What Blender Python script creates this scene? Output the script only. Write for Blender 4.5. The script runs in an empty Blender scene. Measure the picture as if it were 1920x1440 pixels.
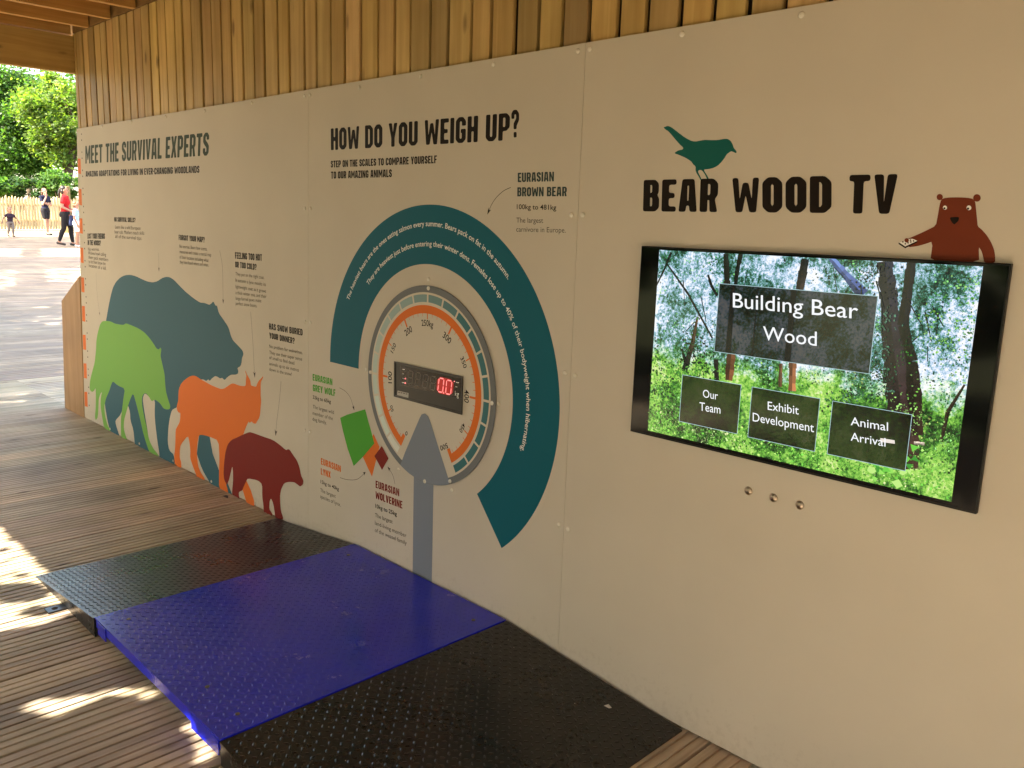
import bpy, bmesh, math, random
import numpy as np
from mathutils import Vector, Matrix
from mathutils.geometry import tessellate_polygon
random.seed(7); rng = np.random.default_rng(7)
R = math.radians
SC = bpy.context.scene; COL = SC.collection

# ------------------------------------------------------------------ camera
CAM_F, YAW, PITCH, ROLL = 1572.919, 0.7852738, -0.1847126, 0.0336968     # focal length in pixels of a 1920 wide picture
CAM = Vector((0.0, -2.2, 1.60666))
_f = Vector((-math.sin(YAW)*math.cos(PITCH), math.cos(YAW)*math.cos(PITCH), math.sin(PITCH)))
_r = _f.cross(Vector((0, 0, 1))).normalized(); _u = _r.cross(_f)
RT = math.cos(ROLL)*_r + math.sin(ROLL)*_u; UP = -math.sin(ROLL)*_r + math.cos(ROLL)*_u; FW = _f
cd = bpy.data.cameras.new('camera'); cam = bpy.data.objects.new('camera', cd); COL.objects.link(cam)
cd.sensor_width = 36; cd.lens = 36*CAM_F/1920; cd.clip_end = 2000; cd.clip_start = 0.05
cam.matrix_world = Matrix(((RT.x, UP.x, -FW.x, CAM.x), (RT.y, UP.y, -FW.y, CAM.y), (RT.z, UP.z, -FW.z, CAM.z), (0, 0, 0, 1)))
SC.camera = cam
# ------------------------------------------------------------------ light
EXPO = 3.24
SUN_EL = 48.0
SUN_AZ = Vector((0.06, -1.0, 0)).normalized()          # the sun stands over the open side of the shelter
TOSUN = (SUN_AZ*math.cos(R(SUN_EL)) + Vector((0, 0, math.sin(R(SUN_EL))))).normalized()
w = bpy.data.worlds.new('World'); SC.world = w; w.use_nodes = True
nt = w.node_tree; bg = nt.nodes['Background']
sky = nt.nodes.new('ShaderNodeTexSky'); sky.sky_type = 'NISHITA'; sky.sun_disc = False
sky.sun_elevation = R(SUN_EL); sky.sun_rotation = R(180) - math.atan2(SUN_AZ.x, -SUN_AZ.y)
sky.dust_density = 2.5; sky.air_density = 1.0
wb = nt.nodes.new('ShaderNodeMix'); wb.data_type = 'RGBA'; wb.blend_type = 'MULTIPLY'; wb.inputs[0].default_value = 1; wb.inputs[7].default_value = (1.12, 1.0, .84, 1)   # the camera's warm daylight balance
nt.links.new(sky.outputs['Color'], wb.inputs[6]); nt.links.new(wb.outputs[2], bg.inputs['Color']); bg.inputs['Strength'].default_value = 0.12
sl = bpy.data.lights.new('sun', 'SUN'); sl.energy = 3.4; sl.angle = R(0.53); sl.color = (1.0, 0.92, 0.79)
so = bpy.data.objects.new('sun', sl); COL.objects.link(so); so.location = (0, -20, 30)
so.rotation_euler = (-TOSUN).to_track_quat('-Z', 'Y').to_euler()
vs = SC.view_settings; vs.view_transform = 'Standard'; vs.look = 'None'; vs.exposure = EXPO; vs.gamma = 1
SC.cycles.use_denoising = True
SC.cycles.max_bounces = 8; SC.cycles.diffuse_bounces = 5; SC.cycles.transparent_max_bounces = 6

# ------------------------------------------------------------------ helpers
def lin(c):
    return tuple(((v/255)/12.92 if v/255 <= .04045 else ((v/255+.055)/1.055)**2.4) for v in c)
def ray(q):
    return FW + RT*((q[0]-960)/CAM_F) + UP*((720-q[1])/CAM_F)
def at(q, y=0.0):                     # the point of the plane Y=y seen at a pixel of the photograph
    d = ray(q); t = (y-CAM.y)/d.y; return CAM + d*t
def XZ(q, off=0.0):
    p = at(q, -off); return (p.x, p.z)
SLOPE, X0 = 0.035, -9.0
def TZ(x): return SLOPE*max(0.0, X0-max(x, -60))
def ground(q):                        # the point of the deck (it climbs gently beyond X0)
    d = ray(q); t = -CAM.z/d.z if d.z < 0 else -1
    p = CAM + d*t
    if t < 0 or p.x < X0:
        t = (SLOPE*X0-CAM.z)/(d.z+SLOPE*d.x); p = CAM + d*t
    return p
def pix(p):
    v = Vector(p)-CAM; z = v.dot(FW); return (960+CAM_F*v.dot(RT)/z, 720-CAM_F*v.dot(UP)/z)
def inside(p, poly):
    x, y = p; c = False; n = len(poly)
    for i in range(n):
        x1, y1 = poly[i]; x2, y2 = poly[i-1]
        if (y1 > y) != (y2 > y) and x < (x2-x1)*(y-y1)/(y2-y1)+x1: c = not c
    return c
def tag(o, label=None, cat=None, group=None, kind=None):
    if label: o['label'] = label
    if cat: o['category'] = cat
    if group: o['group'] = group
    if kind: o['kind'] = kind
    return o
def empty(name, loc=(0, 0, 0), label=None, cat=None, group=None, rz=0):
    o = bpy.data.objects.new(name, None); o.location = loc; o.rotation_euler = (0, 0, rz); COL.objects.link(o)
    o.empty_display_size = .1
    return tag(o, label, cat, group)
class MB:
    def __init__(s): s.v = []; s.f = []; s.c = []
    def face(s, pts, c=None):
        i = len(s.v); s.v += [tuple(p) for p in pts]; s.f.append(tuple(range(i, i+len(pts)))); s.c.append(c or (1, 1, 1))
    def add(s, v, f, c=None):
        i = len(s.v); s.v += [tuple(p) for p in v]; s.f += [tuple(k+i for k in q) for q in f]; s.c += [c or (1, 1, 1)]*len(f)
    def box(s, a, b, c=None):
        x0, y0, z0 = a; x1, y1, z1 = b
        s.add([(x0, y0, z0), (x1, y0, z0), (x1, y1, z0), (x0, y1, z0), (x0, y0, z1), (x1, y0, z1), (x1, y1, z1), (x0, y1, z1)],
              [(0, 3, 2, 1), (4, 5, 6, 7), (0, 1, 5, 4), (1, 2, 6, 5), (2, 3, 7, 6), (3, 0, 4, 7)], c)
    def tube(s, pts, rad, n=8, c=None, cap=True):
        pts = [Vector(p) for p in pts]; rings = []
        for k, p in enumerate(pts):
            d = (pts[min(k+1, len(pts)-1)]-pts[max(k-1, 0)]).normalized()
            a = d.cross(Vector((0, 0, 1)) if abs(d.z) < .9 else Vector((1, 0, 0))).normalized(); b = d.cross(a)
            r = rad[k] if hasattr(rad, '__len__') else rad
            rings.append([p+a*(r*math.cos(2*math.pi*j/n))+b*(r*math.sin(2*math.pi*j/n)) for j in range(n)])
        v = [q for rg in rings for q in rg]; f = []
        for k in range(len(pts)-1):
            for j in range(n): f.append((k*n+j, k*n+(j+1) % n, (k+1)*n+(j+1) % n, (k+1)*n+j))
        if cap: f += [tuple(range(n-1, -1, -1)), tuple(range((len(pts)-1)*n, len(pts)*n))]
        s.add(v, f, c)
    def build(s, name, m, parent=None, smooth=False, col=False):
        me = bpy.data.meshes.new(name)
        off = Vector((0, 0, 0))
        if parent is not None: off = parent_world(parent)
        me.from_pydata([(p[0]-off.x, p[1]-off.y, p[2]-off.z) for p in s.v], [], s.f); me.update()
        if col:
            a = me.color_attributes.new('tone', 'FLOAT_COLOR', 'CORNER'); buf = []
            for f, c in zip(s.f, s.c): buf += [c[0], c[1], c[2], 1.0]*len(f)
            a.data.foreach_set('color', buf)
        if smooth: me.polygons.foreach_set('use_smooth', [True]*len(me.polygons))
        o = bpy.data.objects.new(name, me); COL.objects.link(o)
        if m: me.materials.append(m)
        if parent is not None: o.parent = parent
        return o
def parent_world(p):
    v = Vector((0, 0, 0))
    while p is not None: v += p.location; p = p.parent
    return v
def bevel(o, wd, seg=2):
    b = o.modifiers.new('bevel', 'BEVEL'); b.width = wd; b.segments = seg; b.limit_method = 'ANGLE'; b.angle_limit = R(40)
    return o

# ------------------------------------------------------------------ materials
def mat(name, col, rough=.6, spec=.5, metal=0.0, emit=None, bump=0, bscale=200, var=0, vscale=6, coat=0, tone=False, dust=0, splash=False):
    m = bpy.data.materials.new(name); m.use_nodes = True; t = m.node_tree; b = t.nodes['Principled BSDF']
    b.inputs['Base Color'].default_value = (*col, 1); b.inputs['Roughness'].default_value = rough
    b.inputs['Specular IOR Level'].default_value = spec; b.inputs['Metallic'].default_value = metal
    b.inputs['Coat Weight'].default_value = coat; b.inputs['Coat Roughness'].default_value = .12
    if emit: b.inputs['Emission Color'].default_value = (*emit, 1); b.inputs['Emission Strength'].default_value = 1.0/2**EXPO
    tc = t.nodes.new('ShaderNodeTexCoord'); src = None
    if var or tone:
        mx = t.nodes.new('ShaderNodeMix'); mx.data_type = 'RGBA'; mx.blend_type = 'MULTIPLY'; mx.inputs[0].default_value = 1
        mx.inputs[6].default_value = (*col, 1)
        if tone:
            at_ = t.nodes.new('ShaderNodeAttribute'); at_.attribute_name = 'tone'; t.links.new(at_.outputs['Color'], mx.inputs[7])
        else:
            n = t.nodes.new('ShaderNodeTexNoise'); n.inputs['Scale'].default_value = vscale; n.inputs['Detail'].default_value = 6
            r = t.nodes.new('ShaderNodeMapRange'); r.inputs[1].default_value = .3; r.inputs[2].default_value = .7
            r.inputs[3].default_value = 1-var; r.inputs[4].default_value = 1+var
            t.links.new(tc.outputs['Object'], n.inputs['Vector']); t.links.new(n.outputs['Fac'], r.inputs[0]); t.links.new(r.outputs[0], mx.inputs[7])
        t.links.new(mx.outputs[2], b.inputs['Base Color'])
    if dust:                          # trodden dirt: grey-brown dust in patches, dulling the gloss
        n4 = t.nodes.new('ShaderNodeTexNoise'); n4.inputs['Scale'].default_value = 5.5; n4.inputs['Detail'].default_value = 9; n4.inputs['Roughness'].default_value = .72
        t.links.new(tc.outputs['Object'], n4.inputs['Vector'])
        r4 = t.nodes.new('ShaderNodeMapRange'); r4.inputs[1].default_value = .48; r4.inputs[2].default_value = .74; r4.inputs[3].default_value = 0; r4.inputs[4].default_value = dust; t.links.new(n4.outputs['Fac'], r4.inputs[0])
        m4 = t.nodes.new('ShaderNodeMix'); m4.data_type = 'RGBA'; t.links.new(r4.outputs[0], m4.inputs[0]); t.links.new(b.inputs['Base Color'].links[0].from_socket, m4.inputs[6]); m4.inputs[7].default_value = (.16, .125, .09, 1)
        t.links.new(m4.outputs[2], b.inputs['Base Color'])
        r5 = t.nodes.new('ShaderNodeMapRange'); r5.inputs[1].default_value = .35; r5.inputs[2].default_value = .7; r5.inputs[3].default_value = rough; r5.inputs[4].default_value = rough+.12; t.links.new(n4.outputs['Fac'], r5.inputs[0]); t.links.new(r5.outputs[0], b.inputs['Roughness'])
    if splash:                        # mud splashed up from the deck and faint hand marks
        n4 = t.nodes.new('ShaderNodeTexNoise'); n4.inputs['Scale'].default_value = 34; n4.inputs['Detail'].default_value = 8; n4.inputs['Roughness'].default_value = .7; t.links.new(tc.outputs['Object'], n4.inputs['Vector'])
        sp = t.nodes.new('ShaderNodeSeparateXYZ'); t.links.new(tc.outputs['Object'], sp.inputs[0])
        hr = t.nodes.new('ShaderNodeMapRange'); hr.inputs[1].default_value = 0; hr.inputs[2].default_value = .28; hr.inputs[3].default_value = .22; hr.inputs[4].default_value = 0; t.links.new(sp.outputs[2], hr.inputs[0])
        ad = t.nodes.new('ShaderNodeMath'); ad.operation = 'ADD'; t.links.new(n4.outputs['Fac'], ad.inputs[0]); t.links.new(hr.outputs[0], ad.inputs[1])
        r4 = t.nodes.new('ShaderNodeMapRange'); r4.inputs[1].default_value = .66; r4.inputs[2].default_value = .86; r4.inputs[3].default_value = 0; r4.inputs[4].default_value = .2; t.links.new(ad.outputs[0], r4.inputs[0])
        m4 = t.nodes.new('ShaderNodeMix'); m4.data_type = 'RGBA'; t.links.new(r4.outputs[0], m4.inputs[0]); t.links.new(b.inputs['Base Color'].links[0].from_socket, m4.inputs[6]); m4.inputs[7].default_value = (.24, .18, .12, 1)
        t.links.new(m4.outputs[2], b.inputs['Base Color'])
    if bump:
        n2 = t.nodes.new('ShaderNodeTexNoise'); n2.inputs['Scale'].default_value = bscale; n2.inputs['Detail'].default_value = 4
        bp = t.nodes.new('ShaderNodeBump'); bp.inputs['Strength'].default_value = bump; bp.inputs['Distance'].default_value = .01
        t.links.new(tc.outputs['Object'], n2.inputs['Vector']); t.links.new(n2.outputs['Fac'], bp.inputs['Height']); t.links.new(bp.outputs['Normal'], b.inputs['Normal'])
    return m
def wood(name, light, dark, axis=2, rough=.65, spec=.4, knots=True, scale=1.0, dirt=0.0, contrast=1.0):
    """sawn timber: grain stretched along one axis, knots, a tone of its own for each board (attribute 'tone')"""
    m = bpy.data.materials.new(name); m.use_nodes = True; t = m.node_tree; b = t.nodes['Principled BSDF']; L = t.links.new
    b.inputs['Roughness'].default_value = rough; b.inputs['Specular IOR Level'].default_value = spec
    tc = t.nodes.new('ShaderNodeTexCoord'); at_ = t.nodes.new('ShaderNodeAttribute'); at_.attribute_name = 'tone'
    sx = t.nodes.new('ShaderNodeSeparateColor'); L(at_.outputs['Color'], sx.inputs[0])
    mp = t.nodes.new('ShaderNodeMapping'); s = [26*scale]*3; s[axis] = 1.3*scale; mp.inputs['Scale'].default_value = s
    ad = t.nodes.new('ShaderNodeVectorMath'); ad.operation = 'MULTIPLY_ADD'; ad.inputs[1].default_value = (7.3, 5.1, 9.7)
    L(at_.outputs['Color'], ad.inputs[0]); L(tc.outputs['Object'], ad.inputs[2]); L(ad.outputs[0], mp.inputs['Vector'])
    n = t.nodes.new('ShaderNodeTexNoise'); n.inputs['Scale'].default_value = 1.0; n.inputs['Detail'].default_value = 7; n.inputs['Distortion'].default_value = .6
    L(mp.outputs[0], n.inputs['Vector'])
    cr = t.nodes.new('ShaderNodeValToRGB'); cr.color_ramp.elements[0].position = .32; cr.color_ramp.elements[1].position = .68
    cr.color_ramp.elements[0].color = (*dark, 1); cr.color_ramp.elements[1].color = (*light, 1); L(n.outputs['Fac'], cr.inputs[0])
    mx = t.nodes.new('ShaderNodeMix'); mx.data_type = 'RGBA'; mx.blend_type = 'MULTIPLY'; mx.inputs[0].default_value = 1
    L(cr.outputs[0], mx.inputs[6]); 
    cmb = t.nodes.new('ShaderNodeCombineColor'); 
    L(sx.outputs[0], cmb.inputs[0]); L(sx.outputs[1], cmb.inputs[1]); L(sx.outputs[2], cmb.inputs[2]); L(cmb.outputs[0], mx.inputs[7])
    out = mx.outputs[2]
    # broad weathering
    n3 = t.nodes.new('ShaderNodeTexNoise'); n3.inputs['Scale'].default_value = 2.3; n3.inputs['Detail'].default_value = 5
    L(tc.outputs['Object'], n3.inputs['Vector'])
    mr = t.nodes.new('ShaderNodeMapRange'); mr.inputs[1].default_value = .3; mr.inputs[2].default_value = .7; mr.inputs[3].default_value = .82-dirt; mr.inputs[4].default_value = 1.12
    L(n3.outputs['Fac'], mr.inputs[0])
    m2 = t.nodes.new('ShaderNodeMix'); m2.data_type = 'RGBA'; m2.blend_type = 'MULTIPLY'; m2.inputs[0].default_value = 1
    L(out, m2.inputs[6]); L(mr.outputs[0], m2.inputs[7]); out = m2.outputs[2]
    if knots:
        mk = t.nodes.new('ShaderNodeMapping'); sk = [9.0]*3; sk[axis] = 3.2; mk.inputs['Scale'].default_value = sk
        L(ad.outputs[0], mk.inputs['Vector'])
        vo = t.nodes.new('ShaderNodeTexVoronoi'); vo.inputs['Scale'].default_value = 1.0; L(mk.outputs[0], vo.inputs['Vector'])
        kr = t.nodes.new('ShaderNodeMapRange'); kr.inputs[1].default_value = .07; kr.inputs[2].default_value = .17; kr.inputs[3].default_value = .75; kr.inputs[4].default_value = 0
        L(vo.outputs['Distance'], kr.inputs[0])
        vsep = t.nodes.new('ShaderNodeSeparateColor'); L(vo.outputs['Color'], vsep.inputs[0])
        gt = t.nodes.new('ShaderNodeMath'); gt.operation = 'GREATER_THAN'; gt.inputs[1].default_value = .62; L(vsep.outputs[0], gt.inputs[0])
        ml = t.nodes.new('ShaderNodeMath'); ml.operation = 'MULTIPLY'; L(gt.outputs[0], ml.inputs[0]); L(kr.outputs[0], ml.inputs[1])
        m3 = t.nodes.new('ShaderNodeMix'); m3.data_type = 'RGBA'; L(ml.outputs[0], m3.inputs[0]); L(out, m3.inputs[6]); m3.inputs[7].default_value = (dark[0]*.25, dark[1]*.2, dark[2]*.2, 1)
        out = m3.outputs[2]
    L(out, b.inputs['Base Color'])
    bp = t.nodes.new('ShaderNodeBump'); bp.inputs['Strength'].default_value = .35; bp.inputs['Distance'].default_value = .003
    L(n.outputs['Fac'], bp.inputs['Height']); L(bp.outputs[0], b.inputs['Normal'])
    return m
def leafmat(name, c, tr=.45):
    m = bpy.data.materials.new(name); m.use_nodes = True; t = m.node_tree; L = t.links.new
    b = t.nodes['Principled BSDF']; b.inputs['Roughness'].default_value = .45; b.inputs['Specular IOR Level'].default_value = .35
    at_ = t.nodes.new('ShaderNodeAttribute'); at_.attribute_name = 'tone'
    mx = t.nodes.new('ShaderNodeMix'); mx.data_type = 'RGBA'; mx.blend_type = 'MULTIPLY'; mx.inputs[0].default_value = 1
    mx.inputs[6].default_value = (*c, 1); L(at_.outputs['Color'], mx.inputs[7]); L(mx.outputs[2], b.inputs['Base Color'])
    tl = t.nodes.new('ShaderNodeBsdfTranslucent'); m2 = t.nodes.new('ShaderNodeMix'); m2.data_type = 'RGBA'; m2.blend_type = 'MULTIPLY'; m2.inputs[0].default_value = 1
    L(mx.outputs[2], m2.inputs[6]); m2.inputs[7].default_value = (2.2, 2.4, .8, 1); L(m2.outputs[2], tl.inputs['Color'])
    ms = t.nodes.new('ShaderNodeMixShader'); ms.inputs[0].default_value = tr
    L(b.outputs[0], ms.inputs[1]); L(tl.outputs[0], ms.inputs[2]); L(ms.outputs[0], t.nodes['Material Output'].inputs[0])
    return m
M = {}
M['deck'] = wood('deck timber', (.63, .52, .37), (.41, .325, .22), axis=1, rough=.55, spec=.35, knots=True, dirt=.1)
M['clad'] = wood('cladding timber', (.60, .43, .18), (.45, .30, .105), axis=2, rough=.6)
M['beam'] = wood('beam timber', (.52, .35, .12), (.38, .235, .07), axis=1, rough=.6)
M['rafter'] = wood('rafter timber', (.58, .34, .11), (.42, .225, .062), axis=1, rough=.65)
M['dark'] = mat('dark backing', (.035, .022, .012), .8)
M['ply'] = wood('plywood', (.42, .25, .105), (.33, .18, .07), axis=2, rough=.6, scale=.7)
M['panel'] = mat('white laminate', (.58, .53, .445), .62, .12, bump=.03, bscale=420, var=.035, vscale=2.2, splash=True)
M['panel_edge'] = mat('laminate edge', (.5, .44, .35), .6)
def vinyl(n, c): return mat(n, c, .6, .14, bump=.03, bscale=420)
M['ink'] = vinyl('dark ink', (.010, .006, .004)); M['ink_soft'] = vinyl('dark grey ink', (.07, .06, .05))
M['ink_sheen'] = vinyl('dark ink with green reflection', (.03, .046, .022))  # the trees' green reflection on the heading is put into this ink colour
M['teal'] = vinyl('teal vinyl', (.005, .112, .158)); M['bird'] = vinyl('green teal vinyl', (.008, .11, .098))
M['bearblue'] = vinyl('blue teal vinyl', (.042, .125, .165))
M['green'] = vinyl('leaf green vinyl', (.19, .44, .085)); M['green2'] = vinyl('grass green vinyl', (.075, .36, .035))
M['orange'] = vinyl('orange vinyl', (.72, .17, .025)); M['maroon'] = vinyl('maroon vinyl', (.20, .018, .012))
M['brown'] = vinyl('brown vinyl', (.16, .032, .013)); M['white_ink'] = vinyl('white ink', (.85, .85, .82))
M['grey'] = vinyl('mid grey vinyl', (.17, .18, .19)); M['grey2'] = vinyl('blue grey vinyl', (.22, .25, .30))
M['cap'] = mat('white plastic cap', (.74, .70, .62), .22, .5)
M['black'] = mat('black plastic', (.008, .008, .009), .28, .5); M['gloss'] = mat('black glass', (.003, .003, .004), .07, .25)
M['blue'] = mat('blue paint', (.012, .019, .58), .17, .5, bump=.05, bscale=40, var=.06, vscale=7, dust=.06)
M['treadblack'] = mat('black paint on steel', (.011, .010, .010), .24, .5, bump=.08, bscale=90, var=.25, vscale=12, dust=.06)
M['steel'] = mat('brushed steel', (.42, .34, .27), .3, .5, metal=1.0, var=.2, vscale=60)
M['galv'] = mat('pale steel foot', (.6, .56, .5), .35, .5, metal=.8)
M['trunk'] = mat('bark', (.07, .052, .035), .9, .2, bump=.6, bscale=14, var=.35, vscale=5)
# ------------------------------------------------------------------ flat graphics on the wall
def chaikin(P, n=1):
    for _ in range(n):
        Q = []
        for i in range(len(P)):
            a, b = P[i], P[(i+1) % len(P)]
            Q += [(a[0]*.8+b[0]*.2, a[1]*.8+b[1]*.2), (a[0]*.2+b[0]*.8, a[1]*.2+b[1]*.8)]
        P = Q
    return P
def tess(loops):
    """fill loops (outer and holes) of 2-D points; triangles turned counter-clockwise"""
    vl = [[Vector((p[0], p[1], 0)) for p in l] for l in loops]
    flat = [(p.x, p.y) for l in vl for p in l]; T = []
    for a, b, c in tessellate_polygon(vl):
        A, B, C = flat[a], flat[b], flat[c]
        if (B[0]-A[0])*(C[1]-A[1])-(B[1]-A[1])*(C[0]-A[0]) < 0: b, c = c, b
        T.append((a, b, c))
    return flat, T
class Flat:
    """printed shapes lying on the wall: wall coordinates (x, z) at a distance off in front of the plane Y=0"""
    def __init__(s): s.m = MB()
    def loops(s, loops, off, c=None):
        v, t = tess(loops); s.m.add([(x, -off, z) for x, z in v], t, c); return s
    def px(s, P, off, smooth=0, c=None):
        if smooth: P = chaikin(P, smooth)
        return s.loops([[XZ(q, off) for q in P]], off, c)
    def disc(s, c, r, off, n=48, a0=0, a1=360, r2=0, col=None):
        A = [R(a0+(a1-a0)*k/n) for k in range(n+1)]
        if r2 > 0:
            for k in range(n):
                s.m.face([(c[0]+q*math.cos(a), -off, c[1]+q*math.sin(a)) for q, a in ((r2, A[k]), (r, A[k]), (r, A[k+1]), (r2, A[k+1]))], col)
        else: s.m.face([(c[0]+r*math.cos(a), -off, c[1]+r*math.sin(a)) for a in A[:-1]], col)
        return s
    def build(s, name, m, parent, col=False): return s.m.build(name, m, parent, col=col)
# --- a chunky condensed lettering drawn here
S_ = .19
def _rect(x0, y0, x1, y1): return [(x0, y0), (x1, y0), (x1, y1), (x0, y1)]
def glyphs(wd=.5, s=S_):
    w = wd; h = .165; G = {}
    rr = lambda x0, y0, x1, y1, r: [(x0+r, y0), (x1-r, y0), (x1, y0+r), (x1, y1-r), (x1-r, y1), (x0+r, y1), (x0, y1-r), (x0, y0+r)]
    G['O'] = (w, [rr(0, 0, w, 1, .15), rr(s, h+.02, w-s, 1-h-.02, .045)])
    G['A'] = (w+.04, [[(0, 0), (s-.01, 0), (s+.015, .19), (w+.04-s-.015, .19), (w+.05-s, 0), (w+.04, 0), (w-.06, 1), (.10, 1)], [(s+.035, .34), (w+.04-s-.035, .34), (w/2+.045, .80), (w/2-.005, .80)]])
    G['B'] = (w, [[(0, 0), (w-.12, 0), (w, .12), (w, .42), (w-.07, .52), (w-.02, .6), (w-.02, .88), (w-.13, 1), (0, 1)], [(s, h), (w-s-.02, h), (w-s, .2), (w-s, .40), (w-s-.02, .44), (s, .44)], [(s, .59), (w-s-.03, .59), (w-s-.01, .63), (w-s-.01, .8), (w-s-.03, .84), (s, .84)]])
    C = [(w, .66), (w, .84), (w-.14, 1), (.14, 1), (0, .86), (0, .14), (.14, 0), (w-.14, 0), (w, .14)]
    Ci = [(w-s, .2), (w-s-.03, h), (s+.03, h), (s, .2), (s, .8), (s+.03, 1-h), (w-s-.03, 1-h), (w-s, .8), (w-s, .66)]
    G['C'] = (w, [C+[(w, .34), (w-s, .34)]+Ci]); G['G'] = (w, [C+[(w, .54), (w*.5, .54), (w*.5, .39), (w-s, .39)]+Ci])
    G['D'] = (w, [[(0, 0), (w-.16, 0), (w, .16), (w, .84), (w-.16, 1), (0, 1)], [(s, h), (w-s-.04, h), (w-s, .22), (w-s, .78), (w-s-.04, 1-h), (s, 1-h)]])
    e = w-.07
    G['E'] = (e, [[(0, 0), (e, 0), (e, h), (s, h), (s, .42), (e-.05, .42), (e-.05, .58), (s, .58), (s, 1-h), (e, 1-h), (e, 1), (0, 1)]])
    G['F'] = (e, [[(0, 0), (s, 0), (s, .4), (e-.05, .4), (e-.05, .56), (s, .56), (s, 1-h), (e, 1-h), (e, 1), (0, 1)]])
    G['H'] = (w, [[(0, 0), (s, 0), (s, .42), (w-s, .42), (w-s, 0), (w, 0), (w, 1), (w-s, 1), (w-s, .59), (s, .59), (s, 1), (0, 1)]])
    G['I'] = (s, [_rect(0, 0, s, 1)])
    G['K'] = (w, [[(0, 0), (s, 0), (s, .4), (w-s-.01, 0), (w, 0), (w-.14, .52), (w, 1), (w-s-.01, 1), (s, .64), (s, 1), (0, 1)]])
    G['L'] = (e-.02, [[(0, 0), (e-.02, 0), (e-.02, h), (s, h), (s, 1), (0, 1)]])
    G['M'] = (.66, [[(0, 0), (.165, 0), (.165, .60), (.28, .2), (.38, .2), (.495, .60), (.495, 0), (.66, 0), (.66, 1), (.49, 1), (.33, .52), (.17, 1), (0, 1)]])
    G['N'] = (w+.03, [[(0, 0), (.175, 0), (.175, .56), (w-.15, 0), (w+.03, 0), (w+.03, 1), (w-.145, 1), (w-.145, .44), (.18, 1), (0, 1)]])
    G['P'] = (w, [[(0, 0), (s, 0), (s, .35), (w-.14, .35), (w, .48), (w, .86), (w-.14, 1), (0, 1)], [(s, .5), (w-s-.02, .5), (w-s, .54), (w-s, .8), (w-s-.02, .84), (s, .84)]])
    G['R'] = (w, [[(0, 0), (s, 0), (s, .36), (s+.05, .36), (w-s, 0), (w, 0), (w-.09, .40), (w, .5), (w, .86), (w-.14, 1), (0, 1)], [(s, .51), (w-s-.02, .51), (w-s, .55), (w-s, .8), (w-s-.02, .84), (s, .84)]])
    G['S'] = (w-.02, [[(0, .33), (0, .14), (.14, 0), (w-.16, 0), (w-.02, .14), (w-.02, .42), (w-.14, .56), (s, .68), (s, .8), (s+.03, .84), (w-.02-s-.03, .84), (w-.02-s, .8), (w-.02-s, .69), (w-.02, .69), (w-.02, .86), (w-.16, 1), (.14, 1), (0, .86), (0, .6), (.12, .47), (w-.02-s, .35), (w-.02-s, .2), (w-.05-s, .16), (s+.03, .16), (s, .2), (s, .33)]])
    G['T'] = (w-.02, [[(.24-s/2, 0), (.24+s/2, 0), (.24+s/2, 1-h), (w-.02, 1-h), (w-.02, 1), (0, 1), (0, 1-h), (.24-s/2, 1-h)]])
    G['U'] = (w, [[(.14, 0), (w-.14, 0), (w, .14), (w, 1), (w-s, 1), (w-s, .2), (w-s-.03, h), (s+.03, h), (s, .2), (s, 1), (0, 1), (0, .14)]])
    G['V'] = (w+.02, [[(.16, 0), (w-.14, 0), (w+.02, 1), (w+.02-s, 1), (.26, .28), (s, 1), (0, 1)]])
    G['W'] = (.76, [[(.09, 0), (.28, 0), (.38, .5), (.48, 0), (.67, 0), (.76, 1), (.585, 1), (.55, .38), (.46, .86), (.30, .86), (.21, .38), (.175, 1), (0, 1)]])
    G['X'] = (w+.02, [[(0, 0), (s, 0), (.26, .3), (w+.02-s, 0), (w+.02, 0), (w-.12, .5), (w+.02, 1), (w+.02-s, 1), (.26, .7), (s, 1), (0, 1), (.14, .5)]])
    G['Y'] = (w+.02, [[(.26-s/2, 0), (.26+s/2, 0), (.26+s/2, .38), (w+.02, 1), (w+.02-s, 1), (.26, .6), (s, 1), (0, 1), (.26-s/2, .38)]])
    G['Z'] = (w-.04, [[(0, 0), (w-.04, 0), (w-.04, h), (s+.01, h), (w-.04, .86), (w-.04, 1), (0, 1), (0, 1-h), (w-.05-s, 1-h), (0, .14)]])
    G['?'] = (w-.04, [[(.13, .3), (.31, .3), (.31, .42), (w-.04, .62), (w-.04, .86), (w-.18, 1), (.12, 1), (0, .88), (0, .68), (s-.02, .68), (s-.02, .8), (s+.01, .84), (.25, .84), (.28, .8), (.28, .68), (.13, .52)], _rect(.13, 0, .31, .2)])
    G['-'] = (.24, [_rect(.02, .4, .22, .56)]); G[' '] = (.22, [])
    return G
def rounded(P, r=.035):
    Q = []; n = len(P)
    for i in range(n):
        a, b, c = Vector(P[i-1]), Vector(P[i]), Vector(P[(i+1) % n])
        d1 = (a-b).length; d2 = (c-b).length; k = min(r, d1*.45, d2*.45)
        p, q = b+(a-b)*(k/d1), b+(c-b)*(k/d2)
        for t in (0, .5, 1): Q.append(tuple((1-t)**2*p+2*t*(1-t)*b+t*t*q))
    return Q
GL = glyphs(.5, .20); GLB = glyphs(.54, .235)
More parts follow.
